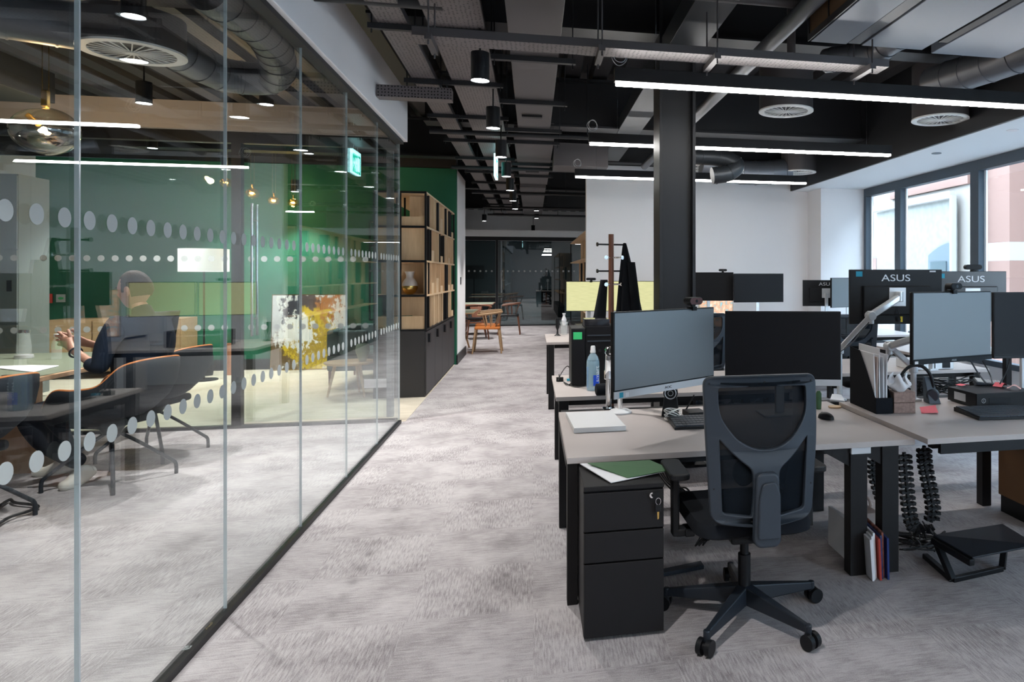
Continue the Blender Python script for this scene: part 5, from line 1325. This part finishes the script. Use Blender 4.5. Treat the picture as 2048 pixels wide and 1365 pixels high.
# body: neck, forearms and hands of one continuous skin surface
head_c = V(-2.665, 5.478, 1.295)
vb = [hip, chest0, chest1, neck0, neck1, V(-2.65, 5.476, 1.225), shN, elN, wrN, shF, elF, wrF, hdN, hdF]
eb = [(0, 1), (1, 2), (2, 3), (3, 4), (4, 5), (2, 6), (6, 7), (7, 8), (8, 12), (2, 9), (9, 10), (10, 11), (11, 13)]
rb = [.07, .07, .07, .05, .052, .05, .03, .03, (.026, .021), .03, .03, (.026, .021), (.040, .018), (.040, .018)]
def fing(base, dirs, length, r, up, curl):
    global vb, eb, rb
    i0 = len(vb); d = dirs.normalized(); p = base
    pts = [p]
    for s in (.42, .33, .25):
        p = p + d * length * s; pts.append(p)
        d = (d + up * curl).normalized()
    for q in pts: vb.append(q); rb.append(r)
    eb += chain_e(list(range(i0, i0 + 4)))
    return i0
for hc, idx, sgn in ((hdN, 12, 1), (hdF, 13, -1)):
    fwd = Vector((-.9, .35 * sgn, .25)).normalized(); side = Vector((.1, .15 * sgn, 1)).normalized()
    for k, (o_, L) in enumerate(((.033, .072), (.012, .08), (-.010, .075), (-.030, .06))):
        i0 = fing(hc + fwd * .03 + side * o_, fwd + side * o_ * 4, L, .0092, Vector((.3, .9 * sgn, 0)), .55 + .08 * k)
        eb.append((idx, i0))
    i0 = fing(hc - fwd * .02 + side * .036, fwd * .6 + side * .9, .065, .0105, Vector((-.5, .6 * sgn, 0)), .4)
    eb.append((idx, i0))
skinned('body', vb, eb, rb, M['skin'], MAN)
# head with a face
def headf(u, v):
    th, ph = 2 * math.pi * u, math.pi * v
    x, y, z = math.cos(th) * math.sin(ph), math.sin(th) * math.sin(ph), math.cos(ph)
    # local: faces -X ; y to the side
    px_ = x * (.108 if x > 0 else .098); py_ = y * .082; pz_ = z * (.128 if z > 0 else .125)
    if z < -.1:
        k = min(1, (-z - .1) / .9)
        py_ *= 1 - .30 * k; px_ = px_ * (1 - .15 * k) - .022 * k
    front = max(0, -x)
    pz = pz_
    n = math.exp(-((y / .16) ** 2)) * math.exp(-(((z + .12) / .20) ** 2)) * front; px_ -= .026 * n          # nose
    px_ -= .010 * math.exp(-((y / .45) ** 2)) * math.exp(-(((z - .22) / .09) ** 2)) * front                    # brow
    px_ += .010 * math.exp(-(((abs(y) - .38) / .16) ** 2)) * math.exp(-(((z - .05) / .10) ** 2)) * front     # sockets
    px_ -= .008 * math.exp(-((y / .25) ** 2)) * math.exp(-(((z + .50) / .06) ** 2)) * front                   # lips
    px_ += .006 * math.exp(-((y / .25) ** 2)) * math.exp(-(((z + .56) / .025) ** 2)) * front
    px_ -= .012 * math.exp(-((y / .35) ** 2)) * math.exp(-(((z + .85) / .12) ** 2)) * front                   # chin
    return Vector((px_, py_, pz))
hrot = Matrix.Translation(head_c) @ Matrix.Rotation(R(-12), 4, 'Z') @ Matrix.Rotation(R(-10), 4, 'Y')
m = MB().grid(headf, 64, 48)
for v in m.b.verts: v.co = hrot @ v.co
hd = m.build('head', M['skin'], MAN, smooth=80)
for s in (-1, 1):
    m = MB().grid(lambda u, v: Vector((.012 + .021 * math.cos(2 * math.pi * u) * math.sin(math.pi * v), s * (.084 + .010 * math.cos(math.pi * v) * (1 + .4 * math.cos(2 * math.pi * u))), -.008 + .034 * math.sin(2 * math.pi * u) * math.sin(math.pi * v))), 20, 10)
    for v in m.b.verts: v.co = hrot @ v.co
    m.build('ear', M['skin'], hd, smooth=80)
    m = MB().lathe([(.001, -.011), (.008, -.008), (.011, 0), (.008, .008), (.001, .011)], n=14)
    for v in m.b.verts: v.co = hrot @ (v.co + Vector((-.078, s * .031, .008)))
    m.build('eye', M['whitep'], hd, smooth=80)
    m = MB().box(-.094, -.080, s * .031 - .018, s * .031 + .018, .028, .034)
    for v in m.b.verts: v.co = hrot @ v.co
    m.build('eyebrow', M['hair'], hd, bevel=.002)
def hairf(u, v):
    p = headf(u, v * .62)
    th, ph = 2 * math.pi * u, math.pi * v * .62
    lim = 1
    k = 1.055 + .02 * math.sin(23 * th + 9 * ph) * math.sin(17 * ph)
    x = math.cos(th) * math.sin(ph)
    z = math.cos(ph)
    q = Vector((p.x * k + .003, p.y * k, p.z * (k + .01)))
    if x < -.35 and z < .62: q = Vector((p.x * .93 + .01, p.y * .93, p.z * .95))     # forehead stays bare
    if abs(math.sin(th)) > .5 and z < -.12 and x < .25: q = Vector((p.x * .9, p.y * .9, p.z * .9))
    return q
m = MB().grid(hairf, 64, 32)
for v in m.b.verts: v.co = hrot @ v.co
m.build('hair', M['hair'], MAN, smooth=80)
# jumper
vj = [hip + Vector((.0, 0, .0)), chest0, V(-2.61, 5.47, .86), V(-2.595, 5.47, 1.0), V(-2.602, 5.47, 1.085), V(-2.615, 5.472, 1.15), V(-2.63, 5.475, 1.20),
      shN, V(-2.69, 5.19, .94), elN, V(-2.80, 5.215, .835), shF, V(-2.62, 5.76, .95), elF, V(-2.86, 5.69, .87)]
ej = chain_e(list(range(7))) + [(3, 7), (7, 8), (8, 9), (9, 10), (3, 11), (11, 12), (12, 13), (13, 14)]
rj = [(.155, .165), (.15, .16), (.15, .16), (.145, .155), (.10, .09), .062, .062, .078, .062, .056, .045, .078, .062, .056, .045]
skinned('jumper', vj, ej, rj, M['navy'], MAN, root=2)
# trousers
knN, knF = V(-3.20, 5.28, .50), V(-3.22, 5.58, .50)
anN, anF = V(-2.93, 5.42, .13), V(-3.18, 5.72, .12)
vt = [hip + Vector((.02, 0, -.03)), hip + Vector((-.03, -.10, -.03)), V(-2.95, 5.32, .53), knN, V(-3.10, 5.33, .30), anN,
      hip + Vector((-.03, .10, -.03)), V(-2.95, 5.57, .53), knF, V(-3.20, 5.64, .3), anF, hip + Vector((.02, 0, .10))]
et = [(0, 1), (1, 2), (2, 3), (3, 4), (4, 5), (0, 6), (6, 7), (7, 8), (8, 9), (9, 10), (0, 11)]
rt = [.135, .11, .09, .072, .066, .055, .11, .09, .072, .066, .055, .14]
skinned('trousers', vt, et, rt, M['trouser'], MAN)
def shoe(ank, toe, name='shoe'):
    a, b2 = Vector(ank), Vector(toe); d = (b2 - a).normalized()
    vs = [a + Vector((0, 0, .02)), a - d * .05 + Vector((0, 0, -.045)), a + d * .05 + Vector((0, 0, -.035)), a + d * .13 + Vector((0, 0, -.045)), b2]
    return skinned(name, vs, [(0, 2), (1, 2), (2, 3), (3, 4)], [.046, .040, .046, .044, .034], M['cream'], MAN)
shoe(V(-2.91, 5.42, .12), V(-2.99, 5.26, .035))
shoe(V(-3.18, 5.72, .10), V(-3.40, 5.70, .035))
d = (wrN - V(-2.80, 5.215, .835)).normalized(); c = wrN - d * .035
m = MB(); r1, x_ = m.ring(c, d, .034, 20)
pts = [v.co.copy() for v in r1]; m.b.clear()
MB().tube(pts, .006, 8, True).build('bracelet', M['blk'], MAN, smooth=60)

# ---------------------------------------------------------------- lounge
# red call point and small sign
p = py(93, 598, 11.40)
t = thing('fire_call_point', 'red fire call point on the green wall', 'alarm', (p.x, 11.41, p.z))
MB().box(-.07, .07, -.03, 0, -.06, .07).build('case', M['red'], t, bevel=.004); MB().box(-.035, .035, -.032, -.0301, -.035, .02).build('glass_panel', M['paper'], t)
p = py(121, 597, 11.40)
t = thing('wall_sign', 'small grey and green notice beside the red call point', 'sign', (p.x, 11.41, p.z))
MB().box(-.055, .055, -.008, 0, -.055, .055).build('plate', M['silver'], t); MB().prism([(-.035, 0), (-.01, .02), (.035, .01), (.035, -.01), (-.01, -.02)], 'y', -.010, -.0081).build('mark', M['greenp'], t)
# sideboard
t = thing('sideboard', 'oak sideboard with dark legs against the green wall', 'sideboard', (-6.3, 10.85, 0))
MB().box(0, 1.58, 0, .48, .10, .80).build('carcass', M['oakd'], t, bevel=.003)
for k in range(3): 
    o = MB().box(.02 + k * .52, .52 + k * .52, -.018, -.001, .12, .78).build('door', M['oakd'], t, bevel=.002)
for x in (.05, 1.5):
    for y in (.04, .42): MB().cyl((x, y, 0), (x, y, .099), .014).build('leg', M['blk'], t)
# drum floor lamp
t = thing('floor_lamp', 'floor lamp with a wide white drum shade in the lounge', 'floor lamp', (-4.25, 10.4, 0))
p = py(408, 521, 10.4)
t.location = (p.x, 10.4, 0)
MB().lathe([(.285, p.z - .15), (.285, p.z + .15)], n=40, caps=False).build('lamp_shade', M['shade'], t, smooth=60)
MB().cyl((0, 0, .02), (0, 0, p.z + .1), .012).build('pole', M['blk'], t); MB().lathe([(.001, 0), (.16, 0), (.16, .02), (.001, .02)], n=32).build('base', M['blk'], t, smooth=40)
l = bpy.data.lights.new('lamp', 'POINT'); l.energy = 12; l.color = (1, .9, .8); l.shadow_soft_size = .05
lo = bpy.data.objects.new('lamp', l); COL.objects.link(lo); lo.parent = t; lo.location = (0, 0, p.z)
p = py(413, 738, 10.9)
tag(MB().lathe([(.001, 0), (.075, 0), (.08, .03), (.08, .28), (.05, .33), (.02, .34), (.02, .38), (.001, .38)], c=(p.x, 10.9, .005), n=20).build('fire_extinguisher', M['blk'], smooth=50), 'black extinguisher standing right of the sideboard', 'fire extinguisher')
p = py(461, 700, 10.9)
tag(MB().lathe([(.065, 0), (.065, .44), (.060, .44), (.060, .01), (.001, .01)], c=(p.x, 10.9, .005), n=24).build('umbrella_stand', mat('copper', (.55, .26, .16), .4, metal=.5), smooth=40), 'tall copper coloured cylinder on the lounge floor', 'umbrella stand')
# painting
def art():
    m = mat('abstract paint', (.8, .8, .8), .6); nt = m.node_tree; b = nt.nodes['Principled BSDF']; L = nt.links.new
    tc = nt.nodes.new('ShaderNodeTexCoord'); sx = nt.nodes.new('ShaderNodeSeparateXYZ'); L(tc.outputs['Object'], sx.inputs[0])
    def noise(s, d=6, sc=(1, 1, 1)):
        mp = nt.nodes.new('ShaderNodeMapping'); mp.inputs['Scale'].default_value = sc; n = nt.nodes.new('ShaderNodeTexNoise'); n.inputs['Scale'].default_value = s; n.inputs['Detail'].default_value = d; n.inputs['Roughness'].default_value = .65
        L(tc.outputs['Object'], mp.inputs[0]); L(mp.outputs[0], n.inputs['Vector']); return n.outputs[0]
    def mth(op, a, b2=None, c=None):
        n = nt.nodes.new('ShaderNodeMath'); n.operation = op; n.use_clamp = False
        for i, q in enumerate((a, b2, c)):
            if q is None: continue
            if isinstance(q, (int, float)): n.inputs[i].default_value = q
            else: L(q, n.inputs[i])
        return n.outputs[0]
    def blob(cx, cz, rx, rz, s, amp):
        dx = mth('DIVIDE', mth('SUBTRACT', sx.outputs[0], cx), rx); dz = mth('DIVIDE', mth('SUBTRACT', sx.outputs[2], cz), rz)
        d = mth('ADD', mth('MULTIPLY', dx, dx), mth('MULTIPLY', dz, dz))
        v = mth('ADD', d, mth('MULTIPLY', mth('SUBTRACT', noise(s, 8, (1.6, 1, 1)), .5), amp))
        n = nt.nodes.new('ShaderNodeMapRange'); n.inputs['From Min'].default_value = 1.1; n.inputs['From Max'].default_value = .8; L(v, n.inputs[0]); return n.outputs[0]
    def mix(f, a, col):
        n = nt.nodes.new('ShaderNodeMix'); n.data_type = 'RGBA'; L(f, n.inputs[0])
        if isinstance(a, tuple): n.inputs[6].default_value = (*a, 1)
        else: L(a, n.inputs[6])
        n.inputs[7].default_value = (*col, 1); return n.outputs[2]
    c = mix(blob(.0, .2, .5, .9, 6, 9), (.68, .70, .70), (.50, .52, .55))
    c = mix(blob(.45, .85, .33, .28, 7, 5), c, (.035, .035, .05))
    c = mix(blob(.80, .75, .24, .35, 8, 5), c, (.45, .17, .05))
    c = mix(blob(.12, .05, .35, .45, 6, 6), c, (.14, .09, .04))
    c = mix(blob(.58, .42, .38, .45, 5, 4), c, (.68, .50, .02))
    c = mix(blob(.55, .40, .30, .30, 16, 9), c, (.40, .27, .02))
    c = mix(blob(.35, .55, .25, .25, 9, 8), c, (.75, .77, .76))
    c = mix(blob(1.0, .75, .2, .3, 11, 8), c, (.78, .74, .70))
    L(c, b.inputs['Base Color']); return m
a, b2 = py(539, 733, 11.2), py(690, 733, 11.2)
t = thing('painting', 'large abstract yellow, black and white painting leaning on the green wall', 'painting', (a.x, 11.22, .006))
hgt = py(600, 590, 11.2).z
MB().box(0, b2.x - a.x, 0, .03, 0, hgt).build('frame', M['brass'], t); MB().box(.012, b2.x - a.x - .012, -.003, -.0001, .012, hgt - .012).build('canvas', art(), t)
t.rotation_euler.x = R(-4)
# sofa
t = thing('sofa', 'teal grey sofa with thin legs behind the round table', 'sofa', (-2.46, 9.25, 0))
MB().box(0, .68, 0, 1.3, .22, .42).build('seat', M['sofa'], t, bevel=.03, seg=3)
MB().box(0, .13, 0, 1.3, .421, .72).build('backrest', M['sofa'], t, bevel=.03, seg=3)
MB().box(.131, .68, 1.15, 1.3, .421, .72).build('backrest', M['sofa'], t, bevel=.03, seg=3)
MB().box(.132, .45, 0, .12, .421, .715).build('armrest', M['sofa'], t, bevel=.03, seg=3)
for x, y in ((.03, .04), (.64, .04), (.03, 1.26), (.64, 1.26)): MB().cyl((x, y, .005), (x, y, .219), .012, .018).build('leg', M['walnut'], t)
# round table
t = thing('coffee_table', 'low round pale wooden coffee table in the lounge', 'table', (-2.06, 8.72, 0)); t.scale = (1, 1, 1)
MB().lathe([(.001, .375), (.26, .375), (.28, .39), (.28, .40), (.001, .40)], n=48).build('table_top', M['oak'], t, smooth=40)
for k in range(3):
    a = R(200 + 120 * k); MB().cyl((.24 * math.cos(a), .24 * math.sin(a), .005), (.16 * math.cos(a), .16 * math.sin(a), .374), .012, .019).build('leg', M['oak'], t, smooth=40)
tag(MB().lathe([(.001, 0), (.035, 0), (.05, .03), (.078, .12), (.07, .18), (.06, .2), (.055, .2), (.06, .17), (.001, .05)], c=(-1.93, 8.72, .401), n=24).build('vase', M['pale'], smooth=60), 'pale green vase on the round coffee table', 'vase')
# plants beside the bookcase
random.seed(11)
t = thing('potted_plant', 'blue green leafy plant beside the bookcase', 'plant', (-2.12, 9.10, 0))
t.location = (-2.0, 10.9, 0)
MB().lathe([(.001, 0), (.12, 0), (.15, .3), (.13, .3), (.001, .28)], n=24).build('pot', M['vase'], t, smooth=40)
m = MB(); st = MB()
for k in range(8):
    a = random.uniform(0, 6.28); top = Vector((.2 * math.cos(a), .2 * math.sin(a), random.uniform(.75, 1.15))); base = Vector((.03 * math.cos(a), .03 * math.sin(a), .28))
    st.tube([base, base.lerp(top, .5) + Vector((0, 0, .05)), top], .005, 6)
    for j in range(9):
        q = base.lerp(top, .3 + .08 * j); d = Vector((random.uniform(-1, 1), random.uniform(-1, 1), random.uniform(0, .5))).normalized() * .10; s = d.cross(Vector((0, 0, 1))).normalized() * .022
        m.quad(q, q + d * .5 + s, q + d, q + d * .5 - s)
m.build('leaves', M['leaf'], t)['kind'] = 'stuff'; st.build('stems', M['leaf'], t)['kind'] = 'stuff'

# ---------------------------------------------------------------- bookcase
def bookcase(name, lab, x0, x1, y0, y1, z0, z1, nby, levels, side, cab=True, seed=1, m=None):
    """open oak shelving; long face on side (+1: towards +X)"""
    random.seed(seed); t = thing(name, lab, 'bookcase', (x0, y0, 0)); w, L = x1 - x0, y1 - y0
    oak = m or M['oak']
    if cab:
        c = MB().box(.0, w - .02, .0, L, .0, z0 - .02).build('cabinet', M['cabin'], t, bevel=.002)
        n = nby // 2 + 1
        for k in range(n):
            d = MB().box(w - .019, w - .003, k * L / n + .004, (k + 1) * L / n - .004, .03, z0 - .03).build('cabinet_door', M['cabinl'], t, bevel=.001)
            yy = k * L / n + L / n * (.18)
            MB().box(w - .003, w + .022, yy, yy + .03, z0 - .16, z0 - .06).box(w + .016, w + .022, yy + .03, yy + .10, z0 - .165, z0 - .055).build('handle', M['blk'], d, bevel=.002)
            MB().cyl((w - .002, yy + .06, z0 - .11), (w + .006, yy + .06, z0 - .11), .009).build('lock', M['chrome'], d)
    MB().box(0, w, 0, L, z0 - .018, z0).build('black_shelf', M['blk'], t)
    H = (z1 - z0) / levels
    fr = MB()
    for (x, y) in ((0, 0), (w - .022, 0), (w * .5 - .01, 0), (0, L - .022), (w - .022, L - .022)): fr.box(x, x + .022, y, y + .022, z0, z1)
    fr.build('frame_post', M['blk'], t)
    for q in range(1, levels + 1):
        z = z0 + q * H
        MB().box(0, w, .0, L, z - .02, z).build('shelf', oak, t)
        MB().box(0, w, -.004, -.0005, z - .024, z + .002).build('shelf_edge', M['blk'], t)
    bw = L / nby
    for q in range(levels):
        za, zb = z0 + q * H + .001, z0 + (q + 1) * H - .021
        for k in range(nby):
            ya = k * bw; r = random.random()
            if k == 0:
                MB().box(w - .05, w - .005, bw * .6, bw * .6 + .02, za, zb).build('fin', M['blk'], t); continue
            MB().box(w - .22, w - .005, ya + (.002 if k else .023), ya + (.002 if k else .023) + .015, za, zb).build('divider', oak if random.random() < .8 else M['blk'], t)
            if r < .33:
                hh = random.choice((.22, .5, .35)) * (zb - za)
                MB().box(w - .20, w - .002, ya + .02, ya + bw * .55, za, za + hh).build('box_insert', oak, t)
            if r > .35:
                MB().box(w - .16, w - .004, ya + bw * .55, ya + bw * .68, za, zb).build('fin', M['blk'] if r < .62 else oak, t)
            if r > .80:
                MB().box(w - .24, w - .225, ya + .02, ya + bw * .5, za, zb).build('back_panel', oak, t)
    return t, H
bxm, H = bookcase('bookcase', 'oak and black open bookcase standing along the corridor beyond the glass', -1.76, -1.19, 8.45, 11.38, .778, 2.352, 7, 4, 1, seed=5)
# end bay facing us
z0 = .778
for k in range(4):
    za = z0 + k * H + .001; zb = z0 + (k + 1) * H - .025
    if k == 0:
        MB().box(.024, .545, .02, .032, za, za + H * .38).build('box_front', M['oak'], bxm); MB().box(.13, .545, .16, .172, za + H * .38, zb).build('back_panel', M['oak'], bxm); MB().box(.08, .10, .16, .18, za + H * .38, zb).build('fin', M['blk'], bxm)
    if k == 1: MB().box(.024, .545, .30, .312, za, zb).build('back_panel', M['oak'], bxm); MB().box(.535, .547, .024, .30, za, zb).build('side_panel', M['oak'], bxm)
    if k == 2: MB().box(.024, .545, .06, .072, za, zb).build('back_panel', M['oak'], bxm)
    if k == 3:
        MB().box(.024, .545, .02, .032, za, za + H * .27).build('box_front', M['oak'], bxm)
        MB().box(.34, .545, .30, .315, za, zb).build('back_panel', M['oak'], bxm)
        for x in (.06, .15, .24): MB().box(x, x + .02, .5, .52, za, zb).build('fin', M['blk'], bxm)
vz = z0 + H + .004
p = py(819, 585, 8.6)
t = thing('vase', 'white ceramic vase with a golden foot on the bookcase end shelf', 'vase', (p.x, 8.62, z0 + H + .001))
MB().lathe([(.001, 0), (.03, 0), (.07, .03), (.088, .075), (.085, .10)], n=32, caps=False).build('golden_foot', M['brass'], t, smooth=60)
MB().lathe([(.085, .10), (.08, .135), (.06, .17), (.04, .195), (.043, .23), (.055, .265), (.050, .265), (.036, .2), (.001, .19)], n=32, caps=False).build('body', M['vase'], t, smooth=60)
t2 = dup(t, (-1.34, 9.12, z0 + H + .001), 0, 'second white vase with a golden foot, deeper along the bookcase')
p = py(780, 632, 8.65)
t = thing('gold_bowl', 'curved golden wire sculpture on the low bookcase shelf', 'ornament', (p.x - .02, 8.9, z0 + .03))
for k in range(6): MB().tube(spline([(-.02 - .1, 0, .02 + .015 * k), (0, .02, .07 + .018 * k), (.12, 0, .12 + .016 * k)], 6), .005, 6).build('strand', M['brass'], t, smooth=60)
# left extra bookcase in the lounge seen through the glass
bookcase('bookcase', 'shorter oak bookcase bay against the green wall behind the glass', -2.35, -1.95, 11.0, 11.38, .745, 2.2, 1, 4, 1, cab=False, seed=9)
# far right bookcase
bookcase('bookcase', 'oak and black bookcase beyond the left edge of the white wall', .83, 1.25, 11.0, 16.2, .35, 2.12, 9, 4, -1, cab=False, seed=3)
# its fins face the corridor side
tag(MB().box(.80, .829, 11.0, 16.2, .0, .34).box(.83, 1.2, 11.0, 16.2, .0, .32).build('low_cabinet', M['cabin']), 'black base cabinet under the bookcase beyond the white wall', 'cabinet')
# lockers at far left, white column
t = thing('locker_wall', 'tall grey lockers at the far left of the lounge', 'lockers', (-7.9, 9.0, 0))
p = py(37, 400, 9.0)
MB().box(0, p.x + 7.9, 0, .5, .05, 2.5).build('carcass', M['greyl'], t)
for k in range(3):
    for q in range(3):
        a0 = (p.x + 7.9) / 3
        d = MB().box(k * a0 + .004, (k + 1) * a0 - .004, -.02, -.001, .06 + q * .81, .06 + (q + 1) * .81 - .01).build('locker_door', M['greyl'], t)
        MB().box((k + 1) * a0 - .09, (k + 1) * a0 - .05, -.035, -.021, .06 + q * .81 + .35, .06 + q * .81 + .47).build('handle', M['blk'], d)
# far end furniture
def inchair(lab, loc, rz, wm, sm, grp='wooden chairs at the far tables'):
    t = thing('dining_chair', lab, 'chair', loc, rz, grp)
    MB().prism(rounded([(-.22, -.21), (.22, -.23), (.22, .23), (-.22, .21)], .06), 'z', .43, .47).build('seat', sm, t, bevel=.012)
    for x, y in ((-.2, -.18), (-.2, .18), (.2, -.18), (.2, .18)): MB().cyl((x * 1.25, y * 1.25, 0), (x, y, .43), .014, .018).build('leg', wm, t, smooth=40)
    pts = [(.30 * math.cos(R(a)) - .05, .30 * math.sin(R(a)), .70 + .03 * math.cos(R(a))) for a in range(-110, 111, 10)]
    MB().tube(pts, .02, 8).build('top_rail', wm, t, smooth=60)
    for a in (-95, -70, 70, 95): MB().cyl((.30 * math.cos(R(a)) - .05, .30 * math.sin(R(a)), .70), (.19 * math.cos(R(a)), .19 * math.sin(R(a)), .46), .008).build('spindle', wm, t)
    MB().grid(lambda u, v: Vector(((.27 - .09 * (1 - v)) * math.cos(R(-28 + 56 * u)) - .03, (.27 - .09 * (1 - v)) * math.sin(R(-28 + 56 * u)), .45 + .25 * v)), 8, 4).build('back_splat', wm, t, smooth=60)
    return t
def gtable(lab, x0, x1, y0, y1, z, wm):
    t = thing('dining_table', lab, 'table', (x0, y0, 0)); w, L = x1 - x0, y1 - y0
    MB().box(0, w, 0, L, z - .025, z - .003).build('table_top', wm, t, bevel=.003); MB().box(.02, w - .02, .02, L - .02, z - .0029, z).build('top_surface', M['tabletop'] , t)
    for y in (.15, L - .15):
        MB().bar((w * .16, y, .0), (w * .34, y, z - .026), .04, .03).bar((w * .84, y, .0), (w * .66, y, z - .026), .04, .03).bar((w * .2, y, .3), (w * .8, y, .3), .03, .03).build('trestle', wm, t)
    return t
fw = wood('ash chair', (.36, .22, .11), (.46, .30, .17), .5)
gtable('wooden table with trestle legs at the far end of the corridor', -2.1, -1.03, 12.9, 14.2, .73, fw)
inchair('pale wooden chair with an orange seat at the far table', (-.80, 13.1, 0), 0, fw, M['seatorange'])
inchair('second orange seated chair just behind the first', (-.84, 13.75, 0), 0, fw, M['seatorange'])
gtable('darker table close to the far glass front', -1.9, -.9, 16.6, 17.8, .73, M['walnut'])
inchair('dark chair at the table near the far glass front', (-.55, 17.0, 0), 0, M['walnut'], M['blk'])
inchair('dark chair with a high back beyond the far table', (-1.2, 15.9, 0), R(100), M['walnut'], M['blk'])
p = pd(948, 546, 21.2)
t = thing('floor_lamp', 'floor lamp with a drum shade behind the far glass front', 'floor lamp', (p.x, p.y, 0))
MB().lathe([(.30, p.z - .18), (.30, p.z + .22)], n=32, caps=False).build('lamp_shade', mat('grey shade', (.35, .33, .33), .9), t, smooth=60); MB().cyl((0, 0, 0), (0, 0, p.z), .012).lathe([(.001, 0), (.18, 0), (.18, .02), (.001, .02)], n=24).build('pole', M['blk'], t)
tag(MB().box(.25, .95, 22.0, 22.5, 0, .95).build('cabinet', M['cabin']), 'dark low cabinet behind the far glass front', 'cabinet')
tag(MB().box(-1.85, -1.7, 13.0, 13.15, .731, .80).box(-1.68, -1.6, 13.0, 13.1, .731, .81).build('tissue_pack', M['paper'], bevel=.01), 'white tissues on the far wooden table', 'tissues')
p = px(921, 562, -1.165)
tag(MB().box(-1.164, -1.155, p.y - .05, p.y + .03, p.z - .06, p.z + .06).build('wall_switch', M['steel']), 'dark narrow switch plate on the white wall end', 'switch')
